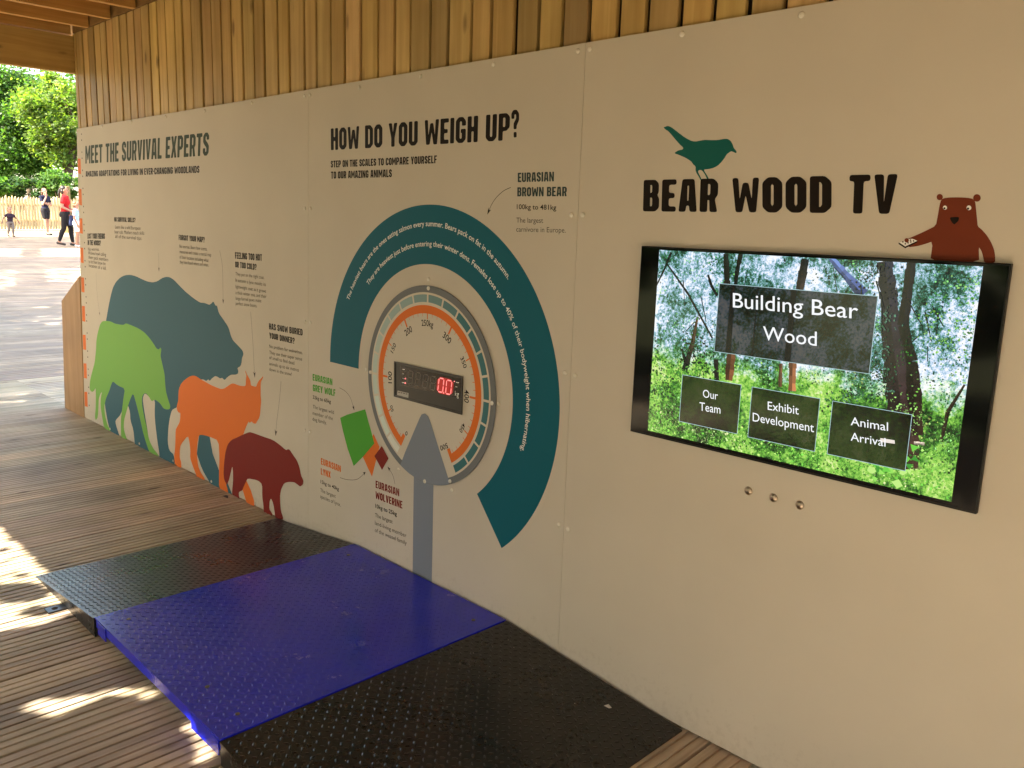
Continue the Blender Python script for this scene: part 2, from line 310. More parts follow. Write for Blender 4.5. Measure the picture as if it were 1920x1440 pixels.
def word_chunky(flat, text, p0, p1, p2, off, gap=.075, rr=.04, c=None, GL=GL):
    """letters between the baseline ends p0, p1 and the height p2 above p0 (pixels of the photograph)"""
    A, B, C = (Vector(XZ(p, off)) for p in (p0, p1, p2)); x = 0; out = []
    for ch in text:
        wd, loops = GL[ch]
        out.append((x, loops, ch))
        x += wd+gap
    x -= gap
    for x0, loops, ch_ in out:
        if not loops: continue
        LL = [[tuple(A+(B-A)*((px+x0)/x)+(C-A)*py) for px, py in rounded(l, rr)] for l in loops]
        # '?' has two separate outlines, other letters an outline and holes
        if ch_ == '?':
            for l in LL: flat.loops([l], off, c)
        else: flat.loops(LL, off, c)
_tc = {}
def text_mesh(s, bold=0.0):
    k = (s, bold)
    if k in _tc: return _tc[k]
    cu = bpy.data.curves.new('lettering', 'FONT'); cu.body = s; cu.size = 1; cu.offset = bold; cu.resolution_u = 3; cu.fill_mode = 'FRONT'
    o = bpy.data.objects.new('lettering', cu); COL.objects.link(o)
    dg = bpy.context.evaluated_depsgraph_get(); me = o.evaluated_get(dg).to_mesh()
    v = [tuple(p.co) for p in me.vertices]; f = [tuple(p.vertices) for p in me.polygons]
    o.evaluated_get(dg).to_mesh_clear(); bpy.data.objects.remove(o); bpy.data.curves.remove(cu)
    _tc[k] = (v, f); return v, f
CAPH = max(p[1] for p in text_mesh('H')[0])
def word_plain(flat, text, p0, p1, p2, off, bold=0.0, c=None):
    v, f = text_mesh(text, bold); A, B, C = (Vector(XZ(p, off)) for p in (p0, p1, p2))
    x0 = min(p[0] for p in v); x1 = max(p[0] for p in v); P = []
    for p in v:
        q = A+(B-A)*((p[0]-x0)/(x1-x0))+(C-A)*(p[1]/CAPH); P.append((q.x, -off, q.y))
    flat.m.add(P, f, c)
def word_arc(flat, text, ctr, r0, r1, a0, a1, hgt, off, bold=0.0, c=None):
    """lettering bent round a centre, tops outward; baseline radius goes from r0 to r1, angle from a0 to a1"""
    v, f = text_mesh(text, bold); x0 = min(p[0] for p in v); x1 = max(p[0] for p in v); P = []
    for p in v:
        t = (p[0]-x0)/(x1-x0); a = R(a0+(a1-a0)*t); r = r0+(r1-r0)*t+p[1]/CAPH*hgt
        P.append((ctr[0]+r*math.cos(a), -off, ctr[1]+r*math.sin(a)))
    flat.m.add(P, f, c)
def arrow(flat, pts, tip_w, tip_l, off, wd=.0022):
    P = [Vector(XZ(p, off)) for p in pts]
    Q = []
    for i in range(len(P)-1):          # smooth the line
        for t in (0, .25, .5, .75):
            a, b, c_, d = P[max(i-1, 0)], P[i], P[i+1], P[min(i+2, len(P)-1)]
            Q.append(.5*((2*b)+(c_-a)*t+(2*a-5*b+4*c_-d)*t*t+(3*b-a-3*c_+d)*t**3))
    Q.append(P[-1]); n = len(Q)
    for i in range(n-1):
        d = (Q[i+1]-Q[i]).normalized(); k = Vector((-d.y, d.x))*wd
        flat.m.face([(p.x, -off, p.y) for p in (Q[i]-k, Q[i+1]-k, Q[i+1]+k, Q[i]+k)])
    d = (Q[-1]-Q[-3]).normalized(); k = Vector((-d.y, d.x)); T = Q[-1]
    v = [T+d*tip_l*.4, T-d*tip_l*.6+k*tip_w, T-d*tip_l*.3, T-d*tip_l*.6-k*tip_w]
    flat.loops([[tuple(p) for p in v]], off+.0002)
def cap_at(parent, q, r=.009, name='screw_cap', off=.0):
    p = at(q, -off); m = MB(); n = 14
    prof = [(r, 0), (r, .002), (r*.8, .0042), (r*.4, .0054), (0.0005, .0057)]
    v = [(p.x+a*math.cos(2*math.pi*k/n), p.y-h, p.z+a*math.sin(2*math.pi*k/n)) for a, h in prof for k in range(n)]
    f = [(i*n+k, i*n+(k+1) % n, (i+1)*n+(k+1) % n, (i+1)*n+k) for i in range(len(prof)-1) for k in range(n)]
    m.add(v, f); return m.build(name, M['cap'], parent, smooth=True)

# ------------------------------------------------------------------ setting: ground, deck
def ground_mesh():
    m = MB(); xs = [-400, -160, -90, -60, -45, -36, -25, -15, -9, -4, 4, 15, 60, 200]; ys = [-300, -90, -40, -18, -8, 0, 8, 18, 40, 90, 300]
    for i in range(len(xs)-1):
        for j in range(len(ys)-1):
            m.face([(x, y, TZ(x)-.34) for x, y in ((xs[i], ys[j]), (xs[i+1], ys[j]), (xs[i+1], ys[j+1]), (xs[i], ys[j+1]))])
    return m
gm = mat('grass and soil', (.075, .085, .03), .95, .2, bump=.5, bscale=9, var=.45, vscale=1.2)
tag(ground_mesh().build('ground', gm), kind='structure')
def deck_part(m, xa, xb, ya, yb, full):
    """grooved decking boards running along Y"""
    n = int(round((xb-xa)/.155)); prof0 = [(0, -.03), (.0045, -.03), (.0055, -.001), (.0075, 0)]
    gro = [.0775] if not full else [.041, .0775, .114]
    for i in range(n):
        x0 = xa+i*.155; dz = random.uniform(-.0012, .0012)
        P = list(prof0)
        for g in gro:
            k = .005 if abs(g-.0775) < .001 else .0044; dp = .0075 if k > .0045 else .0062
            P += [(g-k-.0008, 0), (g-k, -dp), (g+k, -dp), (g+k+.0008, 0)]
        P += [(.1475, 0), (.1495, -.001), (.1505, -.03), (.155, -.03)]
        t = random.uniform(.78, 1.15)*(1 if xa+i*.155 > -9.01 else .66); tone = (t*random.uniform(.97, 1.04)*(1 if xa+i*.155 > -9.01 else 1.1), t, t*random.uniform(.93, 1.05))  # exposure put into the colour: far boards darker and pinker to hold back glare
        for (a, za), (b, zb) in zip(P[:-1], P[1:]):
            zz = lambda x, z: TZ(x0+x)+z+(dz if z > -.02 else 0)
            m.face([(x0+a, ya, zz(a, za)), (x0+b, ya, zz(b, zb)), (x0+b, yb, zz(b, zb)), (x0+a, yb, zz(a, za))], tone)
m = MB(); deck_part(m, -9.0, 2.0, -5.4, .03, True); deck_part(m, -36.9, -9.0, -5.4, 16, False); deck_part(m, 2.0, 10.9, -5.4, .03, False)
# the deck behind the end of the wall
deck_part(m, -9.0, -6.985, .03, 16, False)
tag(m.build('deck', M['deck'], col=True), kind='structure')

# ------------------------------------------------------------------ timber wall
WX0, WX1 = -6.80, 9.0
ZC = 2.865
wall = empty('timber_wall', (-2.0, .05, 0), 'timber clad wall of tall tan boards behind the white panels', 'wall')
edges = [-6.79, -6.736, -6.606, -6.499, -6.383, -6.267, -6.157, -6.035, -5.919, -5.797, -5.679, -5.565, -5.44, -5.324, -5.202, -5.076, -4.979, -4.861, -4.735, -4.614, -4.497, -4.384, -4.265, -4.151, -4.041, -3.908, -3.798, -3.668, -3.564, -3.442, -3.326, -3.207, -3.085, -2.969, -2.858, -2.733, -2.624, -2.492, -2.382, -2.258, -2.141, -2.028, -1.912, -1.789, -1.676, -1.555]
while edges[-1] < WX1: edges.append(edges[-1]+random.uniform(.108, .126))
m = MB()
for i, (a, b) in enumerate(zip(edges[:-1], edges[1:])):
    y = .010+random.choice((0, 0, .002, .004)); t = random.choice((1.0, 1.08, .95, .9, 1.12, .8, 1.03)); 
    if random.random() < .13: t *= .72
    tone = (t, t*random.uniform(.94, 1.02), t*random.uniform(.82, 1.05))
    g = random.uniform(.013, .022)
    m.box((a+g*.5, y, 2.19 if b < 1.0 else .0), (b-g*.5, y+.02, ZC), tone)
cl = m.build('cladding', M['clad'], wall, col=True); bevel(cl, .0025, 1)
m = MB(); m.box((WX0+.02, .041, .0), (WX1, .075, ZC)); m.build('backing', M['dark'], wall)
m = MB(); m.box((WX0-.012, .018, .0), (WX0+.018, .16, ZC), (.7, .8, .55)); m.build('end_post', M['clad'], wall, col=True)
m = MB(); m.box((WX0+.02, .008, ZC+.002), (WX1, .075, ZC+.14), (.45, .4, .4)); m.build('ledger', M['beam'], wall, col=True)

# ------------------------------------------------------------------ shelter roof
roof = empty('shelter_roof', (-1.5, -1.7, 2.85), 'open timber shelter roof of parallel rafters resting on the wall and a deep end beam', 'roof')
EAVE = -3.62
raft = None; x = -6.80
k = 0
xs_r = [-7.62, -7.22, -6.815, -6.452, -6.046, -5.625]
while xs_r[-1] < 8.6: xs_r.append(xs_r[-1]+.41)
mb = MB(); mb.box((-.0225, EAVE, ZC-.004), (.0225, .0, ZC+.145), (1, 1, 1))
for i, x in enumerate(xs_r):
    if raft is None:
        me_o = mb.build('rafter', M['rafter'], roof, col=True); me_o.location.x = x-roof.location.x+roof.location.x*0
        # vertices were stored relative to the roof; shift the board to its place
        me_o.location = (x, 0, 0); raft = me_o
    else:
        c = raft.copy(); COL.objects.link(c); c.parent = roof; c.location = (x, 0, 0)
m = MB()
y = EAVE-.12
while y < .3:
    t = random.uniform(.75, 1.1); m.box((-7.72, y, ZC+.147), (8.9, y+.143, ZC+.166), (t, t*.97, t*.92)); y += .146
m.build('roof_boards', M['rafter'], roof, col=True)
m = MB(); m.box((-7.74, EAVE-.15, ZC+.168), (8.9, .33, ZC+.20)); m.build('roof_covering', mat('grey roofing', (.12, .12, .12), .8), roof)
m = MB(); m.box((-6.845, EAVE, 2.595), (-6.795, .0175, 2.852), (1, 1, 1)); bevel(m.build('end_beam', M['beam'], roof, col=True), .003, 1)
m = MB(); m.box((-7.7, EAVE-.045, 2.80), (8.8, EAVE-.002, ZC+.13), (1, 1, 1)); m.build('eave_beam', M['beam'], roof, col=True)
for px in (-6.8, -1.0, 4.7, 8.7):
    m = MB(); m.box((px-.06, EAVE-.17, 0), (px+.06, EAVE-.05, 2.86), (.95, .95, .9)); bevel(m.build('post', M['clad'], roof, col=True), .004, 1)

# plywood board that closes the foot of the wall's end
pb = empty('plywood_end_board', (-7.15, -.01, 0), 'bare plywood board with sloping top at the far left end of the wall', 'board')
m = MB(); P = [XZ(q, .004) for q in ((148.5, 518), (115.5, 564), (122, 769), (157.6, 784.5))]
P = [(P[0][0], P[0][1]), (P[1][0], P[1][1]), (P[2][0], 0.0), (P[3][0], 0.0)]
v = [(x, -.004, z) for x, z in P]+[(x, .014, z) for x, z in P]
m.add(v, [(0, 1, 2, 3), (7, 6, 5, 4), (0, 4, 5, 1), (1, 5, 6, 2), (2, 6, 7, 3), (3, 7, 4, 0)])
m.build('sheet', M['ply'], pb, col=True)
m = MB(); m.box((-7.30, .014, 0), (-7.25, .07, .85)); m.box((-7.05, .014, 0), (-7.0, .07, 1.0)); m.build('batten', M['ply'], pb, col=True)
# ------------------------------------------------------------------ the three display panels
def Z1(L, o, s): return [(o[0]+x/s, o[1]+y/s) for x, y in L]
TOPZ = 2.208
xl0, xl1 = XZ((143.4, 240))[0], XZ((159, 784))[0]
j1a, j1b = XZ((578.5, 174))[0], XZ((577.6, 1000))[0]
j2a, j2b = XZ((1098, 90))[0], XZ((1052, 1100))[0]
def panel(quad, name, label):
    e = empty(name, ((quad[0]+quad[1])/2, 0, 0), label, 'panel', 'white information panels on the timber wall')
    a0, a1, b0, b1 = quad
    m = MB(); P = [(a1, .007), (b1, .007), (b0, TOPZ), (a0, TOPZ)]
    v = [(x, 0, z) for x, z in P]+[(x, .0095, z) for x, z in P]
    m.add(v, [(0, 1, 2, 3), (7, 6, 5, 4), (0, 4, 5, 1), (1, 5, 6, 2), (2, 6, 7, 3), (3, 7, 4, 0)])
    o = m.build('board', M['panel'], e); bevel(o, .0005, 1); return e
G_ = .0006
def mkpanel(a0, a1, b0, b1, label): return panel((a0, a1, b0, b1), 'display_panel', label)
p1 = mkpanel(xl0, xl1, j1a-G_, j1b-G_, 'white panel headed MEET THE SURVIVAL EXPERTS with four coloured animal silhouettes')
p2 = mkpanel(j1a+G_, j1b+G_, j2a-G_, j2b-G_, 'white panel headed HOW DO YOU WEIGH UP with a big teal arc round the dial')
p3 = mkpanel(j2a+G_, j2b+G_, 1.35, 1.35, 'plain white panel lettered BEAR WOOD TV that holds the television')
O1 = .0006
# striped border of the first panel
f = Flat()
for y0, y1 in ((297, 325), (354, 384), (409, 437), (464, 492), (520, 547), (573.5, 602), (627.5, 655), (681, 708.5), (734.5, 761.5)):
    xe = lambda y: 143.4+(159-143.4)*((y-240)/544)
    f.px([(xe(y0)+.6, y0), (xe(y0)+6, y0+.5), (xe(y1)+6.2, y1+1.5), (xe(y1)+.6, y1)], O1)
f.build('height_stripe', M['orange'], p1)
f = Flat()
for k in range(46):                       # little marks down the border
    y = 250+k*11.3; x = 143.4+15.6*((y-240)/544)+8.2
    if k % 3 != 2: f.px([(x, y), (x+1.3, y+.3), (x+1.5, y+3), (x+.1, y+2.6)], O1)
f.build('height_mark', M['ink_soft'], p1)
# heading
f = Flat(); word_chunky(f, 'MEET THE SURVIVAL EXPERTS', (160.2, 307), (391, 291.5), (160, 273.5), O1); f.build('heading', M['ink_sheen'], p1)
f = Flat(); word_chunky(f, 'AMAZING ADAPTATIONS FOR LIVING IN EVER-CHANGING WOODLANDS', (160.8, 331.5), (373.8, 324), (160.5, 321), O1, rr=.03); f.build('subheading', M['ink'], p1)
def cap(q): return q
heads = [('LOST YOUR FRIENDS', (164, 447.5), (196.6, 448), (164, 437.5)), ('IN THE WOODS?', (164.4, 459.5), (189, 460.5), (164.3, 450)),
         ('NO SURVIVAL SKILLS?', (214.3, 415.5), (254, 417), (214.2, 407)), ('FORGOT YOUR MAP?', (335.2, 450), (383.8, 454.8), (335, 440)),
         ('FEELING TOO HOT', (440.8, 484.8), (491.2, 489.3), (440.6, 472.8)), ('OR TOO COLD?', (441, 501.2), (481, 506.5), (440.9, 490.2)),
         ('HAS SNOW BURIED', (504.6, 617.4), (567.4, 629.3), (504.3, 605.8)), ('YOUR DINNER?', (505, 634.3), (552.5, 645), (504.8, 623.3))]
for grp in ((0, 1), (2,), (3,), (4, 5), (6, 7)):
    f = Flat()
    for k in grp: word_chunky(f, *heads[k], O1, rr=.03)
    f.build('caption_heading', M['ink'], p1)
body = [('No worries.', (165, 470), (186, 470.5)), ('Wolves howl calling', (165.3, 477), (199, 480.5)), ('their pack members', (165.8, 485), (203, 490)), ('to let them know the', (166.3, 493), (198, 497.5)), ('location of a kill.', (166.6, 500.5), (199.5, 506.5)),
        ('Learn like a wild European', (216, 428.5), (263.5, 431)), ('bear cub. Mothers teach skills', (215, 437.5), (270.5, 440.5)), ('all of the survival tips', (216, 446), (265, 450)),
        ('No worries. Bears have scents,', (336.5, 464.5), (388.5, 470)), ('memories and create a mental map', (336.8, 474.5), (396, 481)), ('of their location including what', (336.8, 484.5), (391, 491.5)), ('they have found where and when.', (337, 494), (391, 500)),
        ('They put on the right coat.', (441.5, 516), (495.5, 523.5)), ('In autumn a lynx moults its', (441.5, 528), (498.5, 536.5)), ('lightweight coat as it grows', (441.6, 540), (498.8, 549)), ('a thick winter one, and their', (441.8, 551.5), (499.5, 559)), ('large furred paws make', (442, 562), (490, 567)), ('perfect snow boots.', (442, 571.5), (482, 576.5)),
        ('No problem for wolverines.', (505, 652), (567.5, 664.5)), ('They use their super sense', (505, 663.5), (566.5, 676.5)), ('of smell to find dead', (505, 673), (551.8, 684)), ('animals up to six metres', (505, 684.5), (560.5, 697)), ('down in the snow!', (505, 695), (547, 705))]
for k0, k1 in ((0, 5), (5, 8), (8, 12), (12, 18), (18, 23)):
    f = Flat()
    for t, a, b in body[k0:k1]: word_plain(f, t, a, b, (a[0]-.1, a[1]-6.2), O1)
    f.build('caption_text', M['ink_soft'], p1)
# silhouettes
A = (160, 500); B = (150, 660); C = (310, 690); D = (310, 800)
bear = Z1([(232, 610), (245, 540), (262, 440), (285, 330), (310, 235), (345, 170), (395, 120), (450, 95), (510, 92), (570, 108), (630, 138), (700, 168), (760, 177), (810, 165), (860, 130), (905, 115), (950, 118), (1000, 150), (1060, 215), (1130, 285), (1210, 350), (1290, 405), (1340, 408), (1395, 430), (1418, 415), (1440, 388), (1465, 440), (1482, 437), (1500, 520), (1560, 605), (1610, 680), (1635, 770), (1660, 830), (1720, 890), (1770, 945), (1780, 985), (1762, 1030), (1758, 1080), (1745, 1120), (1710, 1140), (1722, 1175), (1715, 1205), (1690, 1215), (1640, 1215), (1600, 1240), (1566, 1278), (1540, 1250), (1515, 1258), (1490, 1240), (1460, 1230), (1420, 1260), (1400, 1287), (1385, 1266), (1360, 1287), (1330, 1268), (1305, 1268)], A, 6) \
    + Z1([(1330, 420), (1230, 600), (1165, 662), (1110, 690), (1095, 720), (1075, 800), (1058, 940), (1052, 1080), (1070, 1180), (1125, 1230), (1140, 1352), (1075, 1352), (955, 1275), (950, 1200), (930, 1080), (905, 880), (895, 740), (900, 575), (850, 560), (790, 500), (770, 505), (752, 560), (770, 700), (820, 1000), (835, 1210), (820, 1203), (660, 1116), (655, 1080), (640, 930), (605, 820), (600, 720), (580, 650), (540, 600), (490, 750), (425, 820), (430, 870), (465, 980), (478, 1024), (370, 968), (340, 870), (315, 740), (300, 640), (290, 500)], B, 6.4)
bleg = Z1([(440, 60), (405, 350), (455, 500), (490, 580), (560, 700), (575, 738), (690, 812), (850, 892), (858, 870), (800, 720), (690, 560), (610, 350), (560, 80)], D, 6.857)
f = Flat(); f.px(bear, O1, 1); f.px(bleg, O1, 0); f.build('bear_silhouette', M['bearblue'], p1)
wolf = Z1([(165, 650), (140, 740), (125, 820), (120, 940), (105, 1080), (80, 1170), (55, 1270), (48, 1340), (50, 1385), (75, 1412), (100, 1395), (110, 1370)], A, 6) \
    + Z1([(188, 440), (190, 560), (188, 680), (178, 780), (190, 822), (215, 780), (222, 640), (225, 560), (245, 500), (266, 478), (250, 540), (245, 640), (265, 780), (290, 912), (368, 968), (360, 930), (330, 880), (300, 760), (290, 660), (310, 560), (350, 470), (375, 390), (395, 350), (450, 400), (540, 440), (520, 560), (505, 700), (490, 800), (490, 920), (495, 1028), (572, 1066), (545, 1000), (525, 920), (528, 820), (560, 700), (590, 600), (637, 485), (680, 640), (720, 800), (760, 980), (800, 1110), (830, 1198), (947, 1260), (930, 1220), (880, 1160), (830, 1060), (800, 900), (770, 780), (745, 640), (742, 550), (760, 505), (790, 490), (830, 540), (860, 594), (900, 570), (930, 590), (965, 620), (1000, 675), (1035, 690), (1075, 687), (1085, 650), (1060, 580), (1030, 470), (1020, 360), (1015, 270), (1000, 200), (975, 90)], B, 6.4) \
    + Z1([(845, 1000), (856, 925), (842, 908), (828, 933), (800, 920), (770, 870), (720, 800), (665, 740), (600, 695), (520, 660), (456, 636), (430, 656), (380, 650), (330, 640), (290, 618), (240, 610), (190, 613)], A, 6)
O2, O3 = .0010, .0014
f = Flat(); f.px(wolf, O2, 1); f.build('wolf_silhouette', M['green'], p1)
lynx = Z1([(500, 135), (440, 150), (350, 210), (285, 280), (245, 370), (235, 480), (232, 590), (205, 690), (210, 760), (240, 805), (270, 805), (268, 900), (255, 980), (210, 1060), (185, 1110), (180, 1300)], C, 9.6) \
    + Z1([(125, 274), (115, 360), (115, 420), (125, 490), (205, 540), (205, 450), (185, 410), (185, 300), (195, 235), (290, 113), (310, 200), (322, 300), (318, 400), (350, 500), (390, 600), (405, 648), (420, 658), (507, 694), (505, 660), (450, 580), (420, 500), (405, 350), (410, 230), (430, 108), (480, 105), (560, 125), (685, 180), (695, 400), (690, 560), (690, 806), (812, 866), (800, 800), (780, 740), (790, 600), (800, 300), (850, 230), (950, 170), (1010, 85)], D, 6.857) \
    + Z1([(1420, 1150), (1440, 1090), (1475, 1010), (1500, 958), (1520, 994), (1550, 958), (1580, 994), (1625, 1008), (1650, 960), (1690, 900), (1705, 830), (1715, 700), (1725, 600), (1715, 480), (1715, 350), (1717, 250), (1755, 185), (1763, 142), (1720, 190), (1680, 230), (1650, 290), (1635, 340), (1560, 320), (1540, 310), (1530, 230), (1500, 170), (1465, 110), (1440, 36), (1440, 80), (1460, 120), (1450, 220), (1445, 325), (1380, 325), (1310, 310), (1240, 280), (1190, 280), (1130, 320), (1060, 370), (1000, 378), (920, 350), (830, 310), (720, 250), (640, 205), (560, 150)], C, 9.6)
lleg = Z1([(900, 600), (990, 800), (1045, 980), (1142, 1040), (1140, 950), (1100, 820), (1040, 690)], D, 6.857)
f = Flat(); f.px(lynx, O2, 1); f.px(lleg, O2, 0); f.build('lynx_silhouette', M['orange'], p1)
wolv = Z1([(1080, 68), (1130, 80), (1250, 125), (1385, 170), (1480, 240), (1550, 302), (1582, 288), (1600, 298), (1640, 360), (1690, 430), (1725, 520), (1745, 630), (1775, 690), (1770, 740), (1735, 772), (1700, 745), (1660, 715), (1590, 710), (1530, 725), (1490, 800), (1475, 870), (1475, 960), (1485, 1080), (1522, 1190), (1480, 1194), (1415, 1174), (1405, 1100), (1390, 1000), (1360, 918), (1340, 960), (1335, 1060), (1370, 1110), (1380, 1144), (1320, 1144), (1265, 1112), (1260, 1000), (1245, 900), (1245, 740), (1190, 690), (1060, 665), (1040, 700), (1000, 790), (990, 820), (945, 840), (945, 890), (962, 948), (900, 918), (860, 880), (858, 830), (870, 700), (870, 590), (862, 506), (845, 570), (820, 680), (800, 730), (790, 748), (755, 680), (748, 600), (755, 470), (770, 340), (800, 230), (850, 170), (920, 140), (1000, 100)], D, 6.857)
f = Flat(); f.px(wolv, O3, 1); f.build('wolverine_silhouette', M['maroon'], p1)
f = Flat(); arrow(f, [(412, 470), (417, 500), (418, 540), (418.5, 566)], .011, .03, O1, .0009); f.build('arrow', M['ink_soft'], p1)
f = Flat(); arrow(f, [(297, 474), (297.8, 490), (298, 506)], .011, .03, O1, .0009); f.build('arrow', M['ink_soft'], p1)
f = Flat(); arrow(f, [(470, 585), (474, 640), (476, 680), (477.5, 704)], .013, .036, O1, .0010); f.build('arrow', M['ink_soft'], p1)
f = Flat(); arrow(f, [(527, 715), (524, 750), (519, 790), (517, 813)], .014, .036, O1, .0010); f.build('arrow', M['ink_soft'], p1)
f = Flat(); arrow(f, [(180, 512), (182, 550), (187, 589)], .010, .026, O1, .0008); f.build('arrow', M['ink_soft'], p1)
for q in ((191.7, 237.3), (247, 228), (311, 219), (384, 208), (472, 193), (571, 180), (572, 391), (572.7, 603), (572, 807), (206.7, 804), (261.7, 831.7), (325, 864), (396.7, 902.7), (479, 944)): cap_at(p1, q)

# ---------------- second panel
f = Flat(); word_chunky(f, 'HOW DO YOU WEIGH UP', (620.5, 281.6), (963-8, 263.0), (620.2, 241), O1, rr=.05)
word_chunky(f, '?', (959, 258.2), (973.5, 257.4), (958.8, 206.5), O1, rr=.05); f.build('heading', M['ink'], p2)
f = Flat(); word_chunky(f, 'STEP ON THE SCALES TO COMPARE YOURSELF', (620.3, 314.2), (819, 306), (620.2, 301.5), O1, rr=.03); f.build('subheading', M['ink'], p2); f = Flat()
word_chunky(f, 'TO OUR AMAZING ANIMALS', (620.6, 335.2), (734.6, 332), (620.5, 321.8), O1, rr=.03); f.build('subheading', M['ink'], p2)
f = Flat(); word_chunky(f, 'EURASIAN', (970.8, 341.5), (1038.5, 340), (970.8, 324), O1); word_chunky(f, 'BROWN BEAR', (969.8, 368.2), (1062.5, 368), (970, 351.2), O1); f.build('animal_name', mat('deep teal ink', (.006, .028, .03), .42), p2)
f = Flat(); word_chunky(f, 'EURASIAN', (586.3, 713.2), (623.2, 722.6), (586.2, 701), O1); word_chunky(f, 'GREY WOLF', (586.6, 733), (629, 743.2), (586.5, 720.5), O1); f.build('animal_name', M['green2'], p2)
f = Flat(); word_chunky(f, 'EURASIAN', (601.8, 870.5), (639, 885.5), (601.6, 858.5), O1); word_chunky(f, 'LYNX', (601.5, 889.5), (620, 896.5), (601.4, 877.5), O1); f.build('animal_name', M['orange'], p2)
f = Flat(); word_chunky(f, 'EURASIAN', (704.3, 914.5), (748.5, 930.8), (704.3, 900.8), O1); word_chunky(f, 'WOLVERINE', (704.2, 934.5), (754.5, 954), (704.2, 920.8), O1); f.build('animal_name', M['maroon'], p2)
for t, a, b, h in (('100kg to 481kg', (969, 392), (1043, 393.5), 9), ('32kg to 65kg', (586.5, 747.5), (620.3, 756.3), 6.5), ('15kg to 40kg', (601, 906), (635.5, 920.3), 6.5), ('10kg to 25kg', (703.8, 951.8), (744, 967.8), 7.5)):
    f = Flat(); word_plain(f, t, a, b, (a[0], a[1]-h), O1, bold=.007); f.build('weight_text', M['ink'], p2)
cap2 = (('The largest', (968.3, 417.3), (1018.3, 418), 9.3), ('carnivore in Europe.', (968, 434.3), (1060.7, 436.3), 9.3),
                   ('The largest wild', (586.4, 765.3), (626, 776.5), 6.6), ('member of the', (586.2, 777.3), (624, 788), 6.6), ('dog family.', (586, 788.5), (612.5, 796), 6.6),
                   ('The largest', (600.5, 922), (629.3, 933.8), 6.8), ('species of lynx.', (600.5, 933.5), (638.8, 950), 6.8),
                   ('The largest', (703.2, 969), (736, 981.8), 7.3), ('land-living member', (703, 983.5), (762, 1008), 7.3), ('of the weasel family', (702.8, 997), (762.5, 1022), 7.3))
for k0, k1 in ((0, 2), (2, 5), (5, 7), (7, 10)):
    f = Flat()
    for t, a, b, h in cap2[k0:k1]: word_plain(f, t, a, b, (a[0], a[1]-h), O1)
    f.build('caption_text', M['ink_soft'], p2)
DC = (-2.700, .938)
f = Flat(); f.disc((-2.698, .940), .7456, O1, 160, -50.7, 180, .5065); f.build('teal_arc', M['teal'], p2)
f = Flat()
def pol(q): x, z = XZ(q); return math.hypot(x+2.698, z-.94), math.degrees(math.atan2(z-.94, x+2.698)) % 360
ra, aa = pol((653.8, 563)); rb, ab = pol((951.5, 525.5))
rm, am = pol((812, 424.5))
word_arc(f, 'The heaviest bears are the ones eating salmon every summer. Bears pack on fat in the autumn.', (-2.698, .94), (ra+rb+rm)/3, (ra+rb+rm)/3, aa, ab, .021, O2, bold=.008); f.build('arc_lettering', M['white_ink'], p2); f = Flat()
rc, ac = pol((691, 535.5)); rd, ad_ = pol((975.5, 844)); re_, ae = pol((806, 461))
word_arc(f, 'They are heaviest just before entering their winter dens. Females lose up to 40% of their bodyweight when hibernating.', (-2.698, .94), (rc+rd+re_)/3, (rc+rd+re_)/3, ac, ad_-360 if ad_ > 180 else ad_, .021, O2, bold=.008)
f.build('arc_lettering', M['white_ink'], p2)
def sector(r0, r1, a0, a1, off, n=14):
    P = [(DC[0]+r1*math.cos(R(a0+(a1-a0)*k/n)), DC[1]+r1*math.sin(R(a0+(a1-a0)*k/n))) for k in range(n+1)]
    P += [(DC[0]+r0*math.cos(R(a1+(a0-a1)*k/n)), DC[1]+r0*math.sin(R(a1+(a0-a1)*k/n))) for k in range(n+1)]
    return P
f = Flat(); f.px([(680.3, 856.6), (700.5, 813.5), (711.5, 838), (697.5, 893.5), (689, 876)], O1); f.build('lynx_wedge', M['orange'], p2)
f = Flat(); f.px([(637.8, 783.5), (651, 777.5), (684.7, 767.3), (690, 788), (696, 809), (701.8, 831.5), (682, 855), (663.2, 873.8), (652, 842), (643, 808)], O2); f.build('wolf_wedge', M['green2'], p2)
f = Flat(); f.px([(702, 855), (715.7, 836.3), (728.5, 859.5), (716.3, 881.2)], O3); f.build('wolverine_wedge', M['maroon'], p2)
f = Flat(); arrow(f, [(957.5, 351.5), (944, 358), (930, 371), (921, 385), (915.5, 398)], .0085, .026, O1, .0011); f.build('arrow', M['ink'], p2)
f = Flat(); arrow(f, [(636.5, 727), (648, 734), (657, 746), (663.5, 766)], .0085, .024, O1, .0009); f.build('arrow', M['ink'], p2)
f = Flat(); arrow(f, [(637.5, 895.5), (652, 899.5), (670, 898.5), (684, 886.5)], .0085, .024, O1, .0009); f.build('arrow', M['ink'], p2)
f = Flat(); arrow(f, [(740.5, 907.5), (738, 896), (735, 888), (728.5, 877.5)], .0085, .024, O1, .0009); f.build('arrow', M['ink'], p2)
f = Flat(); pl, pr = -2.786, -2.651; f.loops([[(pl, .02), (pr, .02), (pr, .60), (pl, .60)]], O1); f.build('printed_post', M['grey2'], p2)
for q in ((581, 178), (582, 391), (582, 604.7), (581, 810), (674, 164), (789, 143), (925, 121), (1084, 96), (1071.5, 403), (1059.6, 699), (1048, 983.6), (803.8, 523.6), (686.8, 693), (935, 757), (847, 919), (747.6, 879.7)): cap_at(p2, q)

